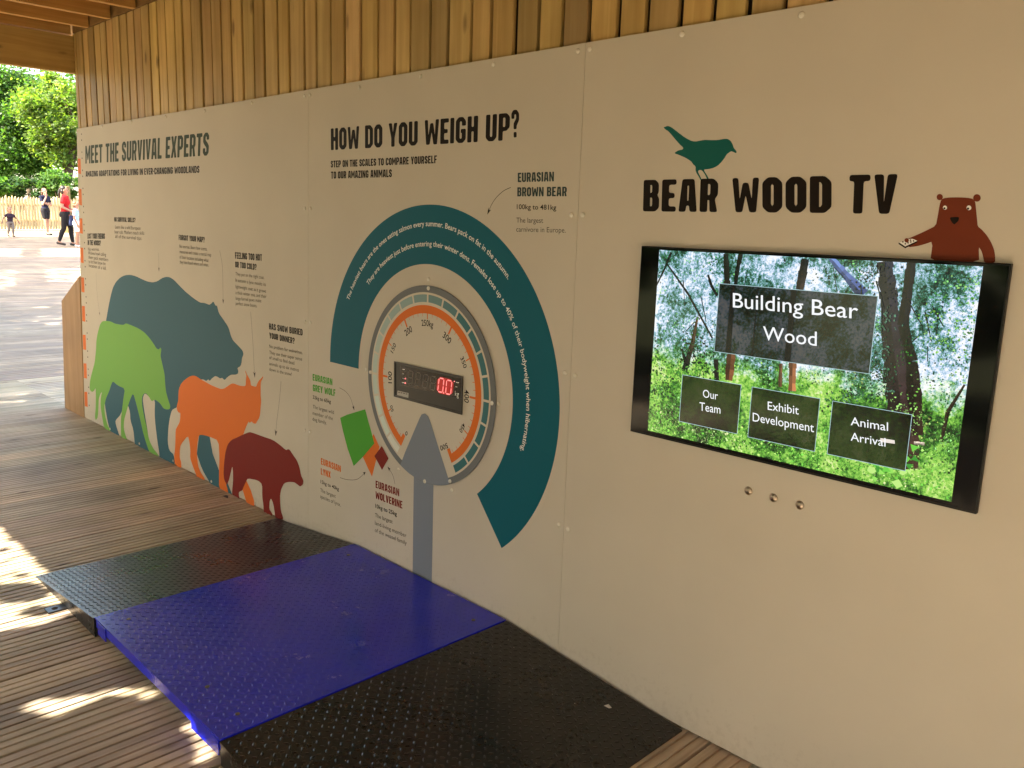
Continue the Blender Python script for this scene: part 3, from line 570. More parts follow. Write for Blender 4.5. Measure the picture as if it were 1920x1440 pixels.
# ---------------- third panel
f = Flat()
word_chunky(f, 'BEAR', (1205.5, 396.3), (1344.8, 397.8), (1207, 337.5), O2, rr=.06, gap=.085, GL=GLB)
word_chunky(f, 'WOOD', (1377.5-4, 398), (1559, 399.5), (1376-3, 334), O2, rr=.06, gap=.085, GL=GLB)
word_chunky(f, 'TV', (1592-2, 400.3), (1680, 401.2), (1597-4, 328.2), O2, rr=.06, gap=.085, GL=GLB)
f.build('heading', M['ink'], p3)
E5 = (1220, 220)
bird = Z1([(258, 193), (275, 225), (300, 245), (350, 275), (420, 350), (500, 450), (580, 540), (655, 608), (640, 645), (550, 660), (466, 717), (560, 750), (700, 810), (810, 880), (850, 940), (900, 985), (895, 1060), (920, 1120), (960, 1180), (1000, 1262), (1025, 1250), (985, 1170), (945, 1090), (960, 1060), (1000, 1050), (1040, 1075), (1090, 1150), (1130, 1240), (1167, 1240), (1140, 1180), (1090, 1100), (1060, 1045), (1160, 1035), (1250, 1015), (1340, 970), (1420, 890), (1480, 810), (1520, 740), (1600, 680), (1640, 685), (1712, 722), (1720, 680), (1660, 610), (1640, 540), (1600, 470), (1540, 430), (1470, 430), (1340, 455), (1200, 455), (1080, 450), (990, 465), (900, 485), (830, 475), (780, 455), (680, 400), (560, 310), (440, 215), (380, 180), (330, 172), (290, 190)], E5, 10.667)
f = Flat(); f.px(bird, O1, 1); f.build('bird_silhouette', M['bird'], p3)
E6 = (1670, 350); k6 = 8.727
cb = Z1([(870, 188), (960, 178), (1100, 175), (1250, 180), (1340, 197), (1385, 240), (1400, 400), (1415, 540), (1425, 650), (1490, 700), (1570, 790), (1640, 900), (1690, 1020), (1710, 1120), (1712, 1250), (1532, 1250), (1510, 1130), (1480, 1040), (1440, 985), (1450, 1250), (645, 1240), (690, 895), (560, 940), (430, 975), (290, 992), (235, 940), (230, 860), (290, 848), (450, 780), (600, 710), (740, 640), (770, 480), (800, 300), (825, 215)], E6, k6)
f = Flat(); f.px(cb, O1, 1)
def pdisc(f, q, rx, off, n=24): f.px([(E6[0]+(q[0]+rx*math.cos(2*math.pi*k/n))/k6, E6[1]+(q[1]+rx*math.sin(2*math.pi*k/n))/k6) for k in range(n)], off)
pdisc(f, (803, 170), 51, O1+.0002); pdisc(f, (1412, 184), 62, O1+.0002); f.build('cartoon_bear', M['brown'], p3)
f = Flat(); pdisc(f, (889, 343), 34, O2); pdisc(f, (1281, 346), 39, O2)
f.px(Z1([(205, 900), (270, 855), (360, 853), (436, 886), (240, 978), (135, 908)], E6, k6), O2)
f.build('eyes_and_remote', M['white_ink'], p3)
f = Flat(); pdisc(f, (880, 353), 17, O3); pdisc(f, (1266, 359), 18, O3); f.px(Z1([(965, 505), (1040, 495), (1122, 497), (1110, 560), (1075, 590), (1045, 618), (1015, 600), (985, 560)], E6, k6), O2, 1)
f.px(Z1([(130, 910), (238, 980), (436, 888), (436, 908), (238, 1008), (130, 938)], E6, k6), O3)
for q in ((200, 903), (240, 935), (285, 918), (330, 905), (325, 875), (375, 888)): pdisc(f, q, 13, O3, 8)
f.build('nose_and_buttons', M['ink'], p3)
f = Flat(); pdisc(f, (262, 878), 36, O3+.0002); f.build('paw_tip', M['brown'], p3)
for q in ((1106, 92.5), (1092.7, 403), (1078.4, 704), (1065, 992), (1279, 64), (1503, 28), (1396, 1437)): cap_at(p3, q)

# ------------------------------------------------------------------ dial on the second panel
dial = empty('weighing_dial', (DC[0], -.003, DC[1]), 'round grey rimmed weighing dial with orange scale from 0 to 500', 'dial')
m = MB(); n = 96; rD = .4212; y0, y1 = -.0022, -.0062
v = [(DC[0]+rD*math.cos(2*math.pi*k/n), y, DC[1]+rD*math.sin(2*math.pi*k/n)) for y in (y0, y1) for k in range(n)]
m.add(v, [(k, (k+1) % n, n+(k+1) % n, n+k) for k in range(n)]+[tuple(range(2*n-1, n-1, -1))][::1])
m.f[-1] = tuple(reversed(m.f[-1])); m.build('disc', M['grey'], dial)
Y = .0062
f = Flat(); f.disc(DC, .3935, Y+.0005, 96); f.build('face', mat('dial face white', (.63, .575, .475), .6, .14, bump=.03, bscale=420), dial)
f = Flat(); c0 = Vector((.62, .72, .66)); c1 = Vector((.008, .13, .155))
for k in range(20):
    a1 = 240-15*k; a0 = a1-15; t = min(1, max(0, (k-1)/11)); c = c0.lerp(c1, t)
    if k == 0: c = Vector((.72, .74, .68))
    f.loops([sector(.353, .3845, a0+.75, a1-.75, 0)], Y+.0009, tuple(c))
mt = mat('tinted ring', (1, 1, 1), .42, .45, tone=True); f.build('tint_ring', mt, dial, col=True)
f = Flat(); f.loops([sector(.306, .3405, -60, 240, 0, 120)], Y+.0009)
for v_ in range(0, 501, 10):
    a = 240-.6*v_
    if v_ % 100 == 0: d, ln = (.9, .272) if v_ not in (0, 500) else (1.9, .281)
    elif v_ % 50 == 0: d, ln = .5, .283
    else: d, ln = .22, .293
    if v_ == 0: aa0, aa1 = a-2*d, a
    elif v_ == 500: aa0, aa1 = a, a+2*d
    else: aa0, aa1 = a-d, a+d
    f.loops([sector(ln, .3062, aa0, aa1, 0, 2)], Y+.0011)
f.build('scale_ring', M['orange'], dial)
f = Flat()
for v_ in range(0, 501, 50):
    a = 240-.6*v_; s = '250kg' if v_ == 250 else str(v_)
    r, wdt, hgt = {0: (.256, .014, .020), 50: (.267, .028, .018), 150: (.257, .045, .021), 250: (.254, .074, .025), 350: (.257, .045, .021), 450: (.259, .042, .019), 500: (.256, .050, .021)}.get(v_, (.241, .050, .027))
    hw = math.degrees(wdt/2/r)
    if v_ == 500: a -= 3
    word_arc(f, s, DC, r, r, a+hw, a-hw, hgt, Y+.0009, bold=.011)
f.build('numerals', M['ink'], dial)
f = Flat(); T = [(-2.8735, .556), (-2.84, .622), (-2.744, .790), (-2.729, .812), (-2.706, .8205), (-2.684, .812), (-2.671, .794), (-2.5435, .567)]
arcb = [(DC[0]+.4195*math.cos(R(a)), DC[1]+.4195*math.sin(R(a))) for a in np.linspace(292, 245.5, 20)]
f.loops([T+arcb], Y+.0014); f.build('pointer', M['grey2'], dial)
for q in ((803.6, 540.5), (695, 697.8), (922.5, 755.8), (843.9, 902.3), (796.5, 902.5)):
    o = cap_at(dial, q, off=.0076)

# ------------------------------------------------------------------ weight display
led = empty('weight_display', (-2.67, -.01, .96), 'black digital weight display glowing red 0.0 in the middle of the dial', 'display')
E7 = (730, 660); k7 = 11.075
def zq(L): return Z1(L, E7, k7)
yo = .0105
cs = [XZ(q, yo) for q in ((740.4, 677.2), (738.8, 742.6), (867.2, 777.8), (869.4, 707.2))]
xa = (cs[0][0]+cs[1][0])/2; xb = (cs[2][0]+cs[3][0])/2; zb = (cs[1][1]+cs[2][1])/2; zt_ = (cs[0][1]+cs[3][1])/2; xb -= .004
m = MB(); m.box((xa, -yo, zb), (xb, -.0085, zt_)); o = m.build('housing', mat('display housing', (.012, .011, .010), .38, .45), led); bevel(o, .0012, 2)
m = MB(); rim = .006
for a, b in (((xa-.001, zb-.001), (xb+.001, zb+rim)), ((xa-.001, zt_-rim), (xb+.001, zt_+.001)), ((xa-.001, zb+rim), (xa+rim, zt_-rim)), ((xb-rim, zb+rim), (xb+.001, zt_-rim))):
    m.box((a[0], -yo-.003, a[1]), (b[0], -yo+.0004, b[1]))
m.build('rim', M['black'], led)
d1 = yo+.0005
f = Flat(); f.px(zq([(230, 275), (1490, 560), (1465, 960), (225, 690)]), d1); f.build('window', mat('display window', (.006, .004, .004), .15, .5), led)
f = Flat(); f.px(zq([(1000, 500), (1345, 585), (1310, 915), (970, 845)]), d1+.0003, 1); f.build('digit_glow', mat('red glow behind digits', (.05, 0, 0), .4, emit=(.36, .001, .003)), led)  # glow around the lit digits, put in as a faint emissive plate
segdef = {'a': ((.1, 0), (.9, 0)), 'b': ((1, .04), (1, .47)), 'c': ((1, .53), (1, .96)), 'd': ((.1, 1), (.9, 1)), 'e': ((0, .53), (0, .96)), 'f': ((0, .04), (0, .47)), 'g': ((.1, .5), (.9, .5))}
def seg7(f, quad, segs, off, wd):
    q = [Vector(XZ(p, off)) for p in zq(quad)]
    def bl(u, v): return (q[0]*(1-u)+q[1]*u)*(1-v)+(q[3]*(1-u)+q[2]*u)*v
    for s in segs:
        a, b = bl(*segdef[s][0]), bl(*segdef[s][1]); d = (b-a).normalized(); k = Vector((-d.y, d.x))*wd; e = d*wd
        f.loops([[tuple(p) for p in (a, a+e+k, b-e+k, b, b-e-k, a+e-k)]], off)
um = mat('unlit segments', (.16, .14, .12), .5)
for qd in ([(400, 388), (493, 408), (468, 675), (375, 655)], [(560, 424), (652, 444), (622, 712), (530, 690)], [(715, 464), (812, 484), (778, 752), (685, 730)], [(868, 500), (970, 522), (940, 800), (843, 775)]): 
    f = Flat(); seg7(f, qd, 'abcdefg', d1+.0003, .0016); f.build('unlit_digit', um, led)
litm = mat('lit segments', (.3, .02, .02), .4, emit=(1.7, .42, .38))
for qd in ([(1036, 540), (1136, 560), (1106, 842), (1004, 815)], [(1193, 580), (1300, 604), (1272, 884), (1168, 862)]):
    f = Flat(); seg7(f, qd, 'abcdef', d1+.0006, .0022); f.build('lit_digit', litm, led)
f = Flat()
def blob(f, q, r, off): f.px([(E7[0]+(q[0]+r*math.cos(k*.7854))/k7, E7[1]+(q[1]+r*math.sin(k*.7854))/k7) for k in range(8)], off)
blob(f, (1126, 850), 14, d1+.0006); blob(f, (1350, 612), 13, d1+.0006); blob(f, (332, 552), 16, d1+.0006); blob(f, (330, 645), 17, d1+.0006)
f.build('lit_points', litm, led)
f = Flat()
for x, y, wd in ((275, 360, 45), (275, 450, 30), (275, 545, 22), (262, 632, 42), (1385, 632, 60), (1375, 722, 38)): f.px(zq([(x, y-8), (x+wd, y), (x+wd, y+14), (x, y+6)]), d1+.0003)
word_plain(f, 'kg', (E7[0]+1362/k7, E7[1]+912/k7), (E7[0]+1442/k7, E7[1]+932/k7), (E7[0]+1364/k7, E7[1]+805/k7), d1+.0003); f.build('lettering', M['white_ink'], led)
st = Flat(); st.px(zq([(172, 800), (400, 852), (396, 955), (160, 893)]), d1+.0002); so_ = st.build('sticker', mat('pale sticker', (.42, .40, .37), .6), led)
f = Flat()
for x in (185, 235, 290, 340): f.px(zq([(x, 825+(x-180)*.22), (x+34, 832+(x-180)*.22), (x+33, 848+(x-180)*.22), (x-1, 841+(x-180)*.22)]), d1+.0004)
f.build('printed_mark', M['ink_soft'], so_)
# ------------------------------------------------------------------ television
tv = empty('television', (-1.12, -.01, 1.25), 'wide black wall television showing a woodland menu screen', 'television')
yt = .016
cs = [XZ(q, yt) for q in ((1201, 461), (1183, 808), (1837, 968), (1889, 494))]
ta = (cs[0][0]+cs[1][0])/2; tb = (cs[2][0]+cs[3][0])/2; t0 = (cs[1][1]+cs[2][1])/2; t1 = (cs[0][1]+cs[3][1])/2
m = MB(); m.box((ta, -yt, t0), (tb, -.0006, t1)); bevel(m.build('case', mat('dark tv case', (.004, .004, .004), .4, .3), tv), .002, 2)
m = MB(); m.box((ta+.004, -yt-.0012, t0+.007), (tb-.004, -yt+.001, t1-.004)); m.build('glass', M['gloss'], tv)
k8 = 2.5263; E8 = (1160, 440); ys = yt+.0016
def tq(L): return Z1(L, E8, k8)
SQ = [Vector(XZ(q, ys)) for q in tq([(186, 77), (1704, 142), (1598, 1268), (144, 930)])]
sx0 = (SQ[0].x+SQ[3].x)/2; sx1 = (SQ[1].x+SQ[2].x)/2; sz0 = (SQ[2].y+SQ[3].y)/2; sz1 = (SQ[0].y+SQ[1].y)/2
SW, SH = sx1-sx0, sz1-sz0
def uv(q): p = XZ((E8[0]+q[0]/k8, E8[1]+q[1]/k8), ys); return ((p[0]-sx0)/SW, (p[1]-sz0)/SH)
S = Flat(); rr_ = random.Random(11)
def P_(u, v): return (sx0+min(1, max(0, u))*SW, sz0+min(1, max(0, v))*SH)
# the picture on the screen: colours of a photograph of a wood, laid as small flecks of colour
def L3(c): return tuple(lin([min(255, max(0, x)) for x in c]))
def L3(c): return tuple(lin([min(255, max(0, x)) for x in c]))
lay = [0]
def fleck(u, v, s, c, asp=1.0, ang=None):
    lay[0] += 1; off = ys+.0001+.0000002*lay[0]
    a = rr_.uniform(0, 6.28) if ang is None else ang; n = rr_.choice((3, 4, 5)); pts = []
    for k in range(n):
        t = a+6.283*k/n+rr_.uniform(-.3, .3); du = s*math.cos(t)*asp; dv = s*math.sin(t)
        x, z = P_(u+du/SW, v+dv/SH); pts.append((x, -off, z))
    S.m.face(pts[::1], L3(c))
def trunk(pts, wd, c0, c1=None, knob=0):
    lay[0] += 400; off = ys+.0001+.0000002*lay[0]
    Q = [uv(p) for p in pts]
    for i in range(len(Q)-1):
        n = 5
        for k in range(n):
            t, t2 = k/n, (k+1)/n; u0 = Q[i][0]+(Q[i+1][0]-Q[i][0])*t; v0 = Q[i][1]+(Q[i+1][1]-Q[i][1])*t
            u1 = Q[i][0]+(Q[i+1][0]-Q[i][0])*t2; v1 = Q[i][1]+(Q[i+1][1]-Q[i][1])*t2
            wa = wd[i]+(wd[i+1]-wd[i])*t; wb = wd[i]+(wd[i+1]-wd[i])*t2; ha, hb = wa/1500/2, wb/1500/2
            dx, dz = (u1-u0)*SW, (v1-v0)*SH; l = math.hypot(dx, dz) or 1; nxx, nzz = -dz/l*SW, dx/l*SW
            ha *= rr_.uniform(.86, 1.14); hb *= rr_.uniform(.86, 1.14)
            c = Vector(c0) if not c1 else Vector(c0).lerp(Vector(c1), (i+t)/(len(Q)-1))
            for s0, s1, kk in ((-1, 0, .75), (0, 1, 1.15)):
                pts4 = [(u0, v0, s0*ha), (u0, v0, s1*ha), (u1, v1, s1*hb), (u1, v1, s0*hb)]
                S.m.face([(P_(a+h*nxx/SW, 0)[0], -off, P_(0, b+h*nzz/SH)[1]) for a, b, h in pts4], L3(c*kk*rr_.uniform(.8, 1.15)))
cl_top = [(12, 34, 30), (25, 75, 50), (45, 110, 80), (75, 150, 90), (110, 175, 150), (10, 24, 28), (16, 40, 36), (160, 200, 235), (240, 248, 255), (245, 250, 255), (90, 170, 70)]
cl_mid = [(60, 130, 50), (120, 190, 70), (170, 220, 90), (200, 225, 120), (30, 75, 35), (20, 45, 25), (140, 200, 120)]
cl_low = [(90, 165, 55), (140, 205, 80), (170, 225, 110), (55, 115, 40), (200, 235, 150), (30, 70, 30), (110, 190, 70)]
def scatter(n, u0, u1, v0, v1, cols, s0, s1):
    for _ in range(n):
        u, v = rr_.uniform(u0, u1), rr_.uniform(v0, v1); c = Vector(rr_.choice(cols))*rr_.uniform(.75, 1.15); fleck(u, v, rr_.uniform(s0, s1), c, rr_.uniform(.6, 1.3))
def clumps(n, u0, u1, v0, v1, cols, rad, m, s0, s1):
    for _ in range(n):
        cu, cv = rr_.uniform(u0, u1), rr_.uniform(v0, v1); cc = Vector(rr_.choice(cols))
        for _ in range(m):
            fleck(cu+rr_.gauss(0, rad), cv+rr_.gauss(0, rad*1.5), rr_.uniform(s0, s1), cc*rr_.uniform(.65, 1.3), rr_.uniform(.5, 1.4))
clumps(50, 0, 1, .5, 1, [(10, 40, 32), (25, 85, 55), (60, 140, 80), (120, 190, 110)], .02, 26, .001, .0035)
clumps(40, 0, 1, .18, .5, cl_mid, .02, 26, .001, .0035); clumps(40, 0, 1, 0, .2, cl_low, .02, 26, .001, .003)
DK = (14, 20, 22)
trunk([(508, 90), (515, 250), (530, 430), (535, 560), (522, 690)], [26, 34, 44, 46, 44], DK, (120, 75, 45))
trunk([(580, 90), (562, 170), (552, 260)], [26, 22, 18], DK)
trunk([(885, 115), (858, 260), (838, 420), (826, 560), (822, 740)], [40, 42, 38, 36, 36], (15, 20, 28), (170, 110, 70))
trunk([(1005, 108), (1075, 190), (1160, 285)], [26, 34, 46], (110, 135, 190), (60, 75, 130))
trunk([(1262, 125), (1280, 300), (1300, 500), (1325, 700), (1350, 900), (1385, 1110)], [60, 70, 90, 110, 120, 70], (20, 25, 45), (70, 45, 35))
trunk([(1388, 130), (1365, 300), (1348, 430)], [36, 40, 50], (12, 14, 24))
trunk([(1350, 430), (1390, 600), (1400, 760), (1420, 950)], [40, 44, 60, 40], (16, 20, 22), (50, 35, 25))
trunk([(250, 85), (215, 170), (178, 245)], [14, 10, 8], DK); trunk([(225, 130), (330, 280), (445, 490)], [8, 12, 10], DK)
trunk([(375, 390), (350, 520), (312, 645)], [12, 26, 34], (90, 60, 40), DK); trunk([(300, 540), (318, 600)], [12, 22], DK)
trunk([(425, 190), (440, 240), (468, 290)], [12, 16, 14], DK); trunk([(462, 590), (466, 690)], [26, 24], (30, 28, 26))
trunk([(770, 610), (766, 720)], [18, 18], (110, 80, 55)); trunk([(1530, 980), (1560, 840), (1640, 710)], [14, 16, 8], (45, 32, 22))
trunk([(1400, 985), (1450, 990)], [14, 12], (205, 190, 170))
for _ in range(26):
    u0 = rr_.uniform(.05, .95); v0 = rr_.uniform(.5, .95); q = (200+u0*1450, 100+ (1-v0)*900)
    trunk([q, (q[0]+rr_.uniform(-60, 60), q[1]+rr_.uniform(40, 140))], [rr_.uniform(3, 8), rr_.uniform(2, 5)], (25, 35, 35))
clumps(46, .64, .79, .2, .98, [(14, 40, 26), (30, 80, 44), (70, 110, 90), (8, 20, 18), (44, 90, 60)], .016, 40, .001, .0034)
clumps(26, .82, 1, .15, .95, [(110, 170, 70), (60, 130, 50), (30, 80, 36), (150, 200, 110)], .024, 34, .001, .0034)
clumps(24, 0, .2, .15, .6, [(25, 60, 30), (50, 110, 45), (90, 150, 60), (15, 35, 25)], .028, 40, .0012, .0045)
clumps(50, 0, 1, 0, .2, cl_low, .03, 34, .001, .004)
for _ in range(26): fleck(rr_.uniform(.78, .90), rr_.uniform(.02, .22), rr_.uniform(.007, .013), rr_.choice([(110, 205, 70), (150, 225, 95), (60, 150, 50), (190, 235, 130)]), 1.2)
def emissive(name):
    m = bpy.data.materials.new(name); m.use_nodes = True; t = m.node_tree; b = t.nodes['Principled BSDF']
    b.inputs['Base Color'].default_value = (.01, .01, .01, 1); b.inputs['Roughness'].default_value = .12; b.inputs['Emission Strength'].default_value = 1.05/2**EXPO
    return m, t, b
tvm, t, b = emissive('screen detail')
a_ = t.nodes.new('ShaderNodeAttribute'); a_.attribute_name = 'tone'; t.links.new(a_.outputs['Color'], b.inputs['Emission Color'])
pic, t, b = emissive('screen picture'); Lk = t.links.new
tc = t.nodes.new('ShaderNodeTexCoord')
def noise(sc, det, ro, off):
    mp_ = t.nodes.new('ShaderNodeMapping'); mp_.inputs['Location'].default_value = (off, off*.7, off*1.3); Lk(tc.outputs['Object'], mp_.inputs[0])
    n = t.nodes.new('ShaderNodeTexNoise'); n.inputs['Scale'].default_value = sc; n.inputs['Detail'].default_value = det; n.inputs['Roughness'].default_value = ro; Lk(mp_.outputs[0], n.inputs['Vector']); return n.outputs['Fac']
def mth(op, a, b_=None, c=None):
    n = t.nodes.new('ShaderNodeMath'); n.operation = op
    for k, v in enumerate((a, b_, c)):
        if v is None: continue
        if isinstance(v, (int, float)): n.inputs[k].default_value = v
        else: Lk(v, n.inputs[k])
    return n.outputs[0]
def ramp_(fac, stops):
    r = t.nodes.new('ShaderNodeValToRGB'); e_ = r.color_ramp.elements
    while len(e_) < len(stops): e_.new(.5)
    for k, (p, c) in enumerate(stops): e_[k].position = p; e_[k].color = (*L3(c), 1)
    Lk(fac, r.inputs[0]); return r.outputs[0]
big, fine, mid_ = noise(7, 3, .5, 3.1), noise(140, 8, .8, 9.7), noise(30, 6, .7, 5.5)
val = mth('ADD', mth('MULTIPLY', big, .35), mth('ADD', mth('MULTIPLY', fine, .50), mth('MULTIPLY', mid_, .30)))     # about .575
topc = ramp_(val, [(.465, (4, 14, 20)), (.515, (20, 62, 52)), (.548, (60, 125, 90)), (.572, (125, 175, 185)), (.597, (185, 212, 250)), (.63, (250, 252, 255))])
lowc = ramp_(val, [(.475, (8, 22, 12)), (.53, (46, 100, 36)), (.575, (112, 186, 64)), (.63, (180, 228, 104)), (.70, (240, 246, 190))])
sp_ = t.nodes.new('ShaderNodeSeparateXYZ'); Lk(tc.outputs['Object'], sp_.inputs[0])
g_ = mth('ADD', mth('MULTIPLY_ADD', sp_.outputs[2], 1/SH, -(sz0-parent_world(tv).z)/SH), mth('MULTIPLY_ADD', mid_, .5, -.25))
mr_ = t.nodes.new('ShaderNodeMapRange'); mr_.inputs[1].default_value = .40; mr_.inputs[2].default_value = .52; Lk(g_, mr_.inputs[0])
mx_ = t.nodes.new('ShaderNodeMix'); mx_.data_type = 'RGBA'; Lk(mr_.outputs[0], mx_.inputs[0]); Lk(lowc, mx_.inputs[6]); Lk(topc, mx_.inputs[7]); Lk(mx_.outputs[2], b.inputs['Emission Color'])
Q_ = MB(); Q_.face([(sx0, -ys, sz0), (sx1, -ys, sz0), (sx1, -ys, sz1), (sx0, -ys, sz1)]); scr = Q_.build('screen', pic, tv)
yb_ = ys+.0001+.0000002*lay[0]
# menu boxes on the screen: darkened patches of the same picture
mb2 = Flat(); boxes = [[(473, 233), (1221, 289), (1194, 659), (458, 554)], [(300, 663), (578, 711), (565, 942), (290, 886)], [(628, 721), (950, 775), (934, 1025), (617, 961)], [(1010, 788), (1386, 851), (1362, 1118), (992, 1041)]]
yb_ += .0002; box_q = [MB() for _ in boxes]
def in_box(q, bx): return inside(q, bx)
for bi, bx in enumerate(boxes):
    bb = [XZ((E8[0]+q[0]/k8, E8[1]+q[1]/k8), yb_) for q in bx]
    X0_ = (bb[0][0]+bb[3][0])/2; X1_ = (bb[1][0]+bb[2][0])/2; Z0_ = (bb[2][1]+bb[3][1])/2; Z1_ = (bb[0][1]+bb[1][1])/2
    mb2.m.face([(X0_, -yb_, Z0_), (X1_, -yb_, Z0_), (X1_, -yb_, Z1_), (X0_, -yb_, Z1_)], L3((24, 28, 32))); box_q[bi].face([(X0_, -yb_-.00002, Z0_), (X1_, -yb_-.00002, Z0_), (X1_, -yb_-.00002, Z1_), (X0_, -yb_-.00002, Z1_)])
    if bi == 0:
        for fx, wd in ((.10, .03), (.505, .032), (.27, .008)):
            xx = X0_+fx*(X1_-X0_); mb2.m.face([(xx-wd*.5*.6, -yb_-.0007, Z0_), (xx+wd*.5*.6, -yb_-.0007, Z0_), (xx+wd*.4*.6, -yb_-.0007, Z1_), (xx-wd*.4*.6, -yb_-.0007, Z1_)], L3((12, 13, 18)))
    if bi == 3: mb2.m.face([(X0_+f_*(X1_-X0_), -yb_-.0003, Z0_+g_*(Z1_-Z0_)) for f_, g_ in ((.66, .42), (.84, .44), (.83, .50), (.655, .49))], L3((235, 225, 215)))
    e_ = .0008; o_ = yb_+.0008
    for a, b2 in (((X0_-e_, Z0_-e_), (X1_+e_, Z0_+e_)), ((X0_-e_, Z1_-e_), (X1_+e_, Z1_+e_)), ((X0_-e_, Z0_+e_), (X0_+e_, Z1_-e_)), ((X1_-e_, Z0_+e_), (X1_+e_, Z1_-e_))):
        mb2.m.face([(a[0], -o_, a[1]), (b2[0], -o_, a[1]), (b2[0], -o_, b2[1]), (a[0], -o_, b2[1])], L3((165, 195, 200)))
S.build('pictured_trees', tvm, scr, col=True)
dim = pic.copy(); dim.name = 'dimmed screen picture'; nb = dim.node_tree.nodes['Principled BSDF']; nb.inputs['Emission Strength'].default_value = .075*1.05/2**EXPO
for k, q_ in enumerate(box_q): q_.build('menu_box', dim, scr)
mb2.build('menu_outline', tvm, scr, col=True)
yo_ = yb_+.0012; swm = mat('screen white', (.02, .02, .02), .3, emit=(.95, .97, 1.0))
for t_, a, b2, c in (('Building Bear', (541, 344), (1133, 399), (541, 276)), ('Wood', (684, 498), (938, 527), (684, 434)), ('Our', (399, 770), (470, 782), (399, 733)), ('Team', (383, 832), (482, 848), (383, 793)),
                     ('Exhibit', (706, 829), (853, 852), (706, 790)), ('Development', (635, 883), (925, 936), (635, 843)), ('Animal', (1099, 902), (1276, 930), (1099, 863)), ('Arrival', (1099, 975), (1264, 1004), (1099, 936))):
    f = Flat(); word_plain(f, t_, *tq([a, b2, c]), yo_, bold=.001); f.build('menu_lettering', swm, scr)
# ------------------------------------------------------------------ push buttons
pbn = None
for q, lb in (((1403.5, 920.3), 'round steel push button under the television, nearest the dial'), ((1450.4, 933.4), 'round steel push button under the television, middle of the row of three'), ((1500, 947), 'round steel push button under the television, farthest from the dial')):
    p = at(q, 0)
    e = empty('push_button', p, lb, 'button', 'steel push buttons below the television')
    def lathe(prof, n=28):
        v = [(a*math.cos(2*math.pi*k/n), -h, a*math.sin(2*math.pi*k/n)) for a, h in prof for k in range(n)]
        return v, [(i*n+k, i*n+(k+1) % n, (i+1)*n+(k+1) % n, (i+1)*n+k) for i in range(len(prof)-1) for k in range(n)]
    if pbn is None:
        m = MB(); m.add(*lathe([(.0128, .0003), (.0128, .0025), (.0118, .0034), (.0106, .0034), (.0104, .0016)])); ra_ = m.build('ring', M['steel'], None, smooth=True); ra_.parent = e
        m = MB(); m.add(*lathe([(.0102, .001), (.0102, .0024), (.0096, .0030), (.0004, .0030)])); rb_ = m.build('plunger', M['steel'], None, smooth=True); rb_.parent = e
        pbn = (ra_, rb_)
    else:
        for o in pbn: c = o.copy(); COL.objects.link(c); c.parent = e

# ------------------------------------------------------------------ floor scale and its ramps
PX0, PX1, PY0, PY1, PH = -3.225, -2.178, -1.196, -.012, .083
def lugs(m, xa, xb, ya, yb, zf, pitch=.030, ln=.0125, wd=.0034, ht=.0015, c=(1, 1, 1)):
    nx_ = int((xb-xa)/pitch*1.414); ny_ = int((yb-ya)/pitch*1.414); h = pitch/1.414
    for i in range(nx_):
        for j in range(ny_):
            x = xa+(i+.5)*(xb-xa)/nx_; y = ya+(j+.5)*(yb-ya)/ny_
            a = R(45) if (i+j) % 2 else R(-45)
            a += R(8); ca, sa = math.cos(a), math.sin(a)
            P = []
            for u, v, k in ((-ln, 0, 0), (-ln*.45, -wd, 0), (ln*.45, -wd, 0), (ln, 0, 0), (ln*.45, wd, 0), (-ln*.45, wd, 0), (-ln*.5, 0, ht), (ln*.5, 0, ht)):
                X, Y_ = x+u*ca-v*sa, y+u*sa+v*ca; P.append((X, Y_, zf(X)+k+.0002))
            m.add(P, [(0, 1, 6), (1, 2, 7, 6), (2, 3, 7), (3, 4, 7), (4, 5, 6, 7), (5, 0, 6)], c)
plat = empty('weighing_platform', ((PX0+PX1)/2, -.6, 0), 'low blue steel weighing platform with raised tread in front of the dial', 'floor scale')
m = MB(); m.box((PX0, PY0, PH-.006), (PX1, PY1, PH)); lugs(m, PX0+.006, PX1-.006, PY0+.006, PY1-.006, lambda x: PH, pitch=.034, ln=.0088, wd=.0026, ht=.0011); o = m.build('top_plate', M['blue'], plat)
m = MB(); m.box((PX0+.004, PY0+.003, .042), (PX1-.004, PY0+.012, PH-.006)); m.build('side_channel', M['blue'], plat); m = MB(); m.box((PX0+.004, PY1-.012, .042), (PX1-.004, PY1-.004, PH-.006)); m.build('side_channel', M['blue'], plat); m = MB(); m.box((PX0+.004, PY0+.012, .042), (PX0+.010, PY1-.012, PH-.006)); m.build('side_channel', M['blue'], plat); m = MB(); m.box((PX1-.010, PY0+.012, .042), (PX1-.004, PY1-.012, PH-.006)); m.build('side_channel', M['blue'], plat)
for (xa, xb) in ((PX0+.03, PX0+.11), (PX1-.20, PX1-.012)):
    m = MB(); m.box((xa, PY0-.0015, .024), (xb, PY0+.0025, PH-.007)); bevel(m.build('corner_plate', M['blue'], plat), .001, 1)
for fx in (PX0+.085, PX1-.045):
    for fy in (PY0+.055, PY1-.06):
        m = MB(); m.tube([(fx, fy, .0), (fx, fy, .009), (fx, fy, .0095), (fx, fy, .06)], [.03, .03, .012, .012], 20); m.build('foot', M['galv'], plat)
for bx, by in ((PX0+.10, PY0+.09), (PX1-.30, PY0+.10), (PX1-.09, PY0+.10), (PX0+.1, PY1-.1), (PX1-.08, PY1-.10)):
    m = MB(); m.tube([(bx, by, PH), (bx, by, PH+.0016)], [.008, .007], 12); m.build('bolt_head', mat('dull bolt', (.09, .08, .07), .5, metal=.5) if 'dull bolt' not in bpy.data.materials else bpy.data.materials['dull bolt'], plat)
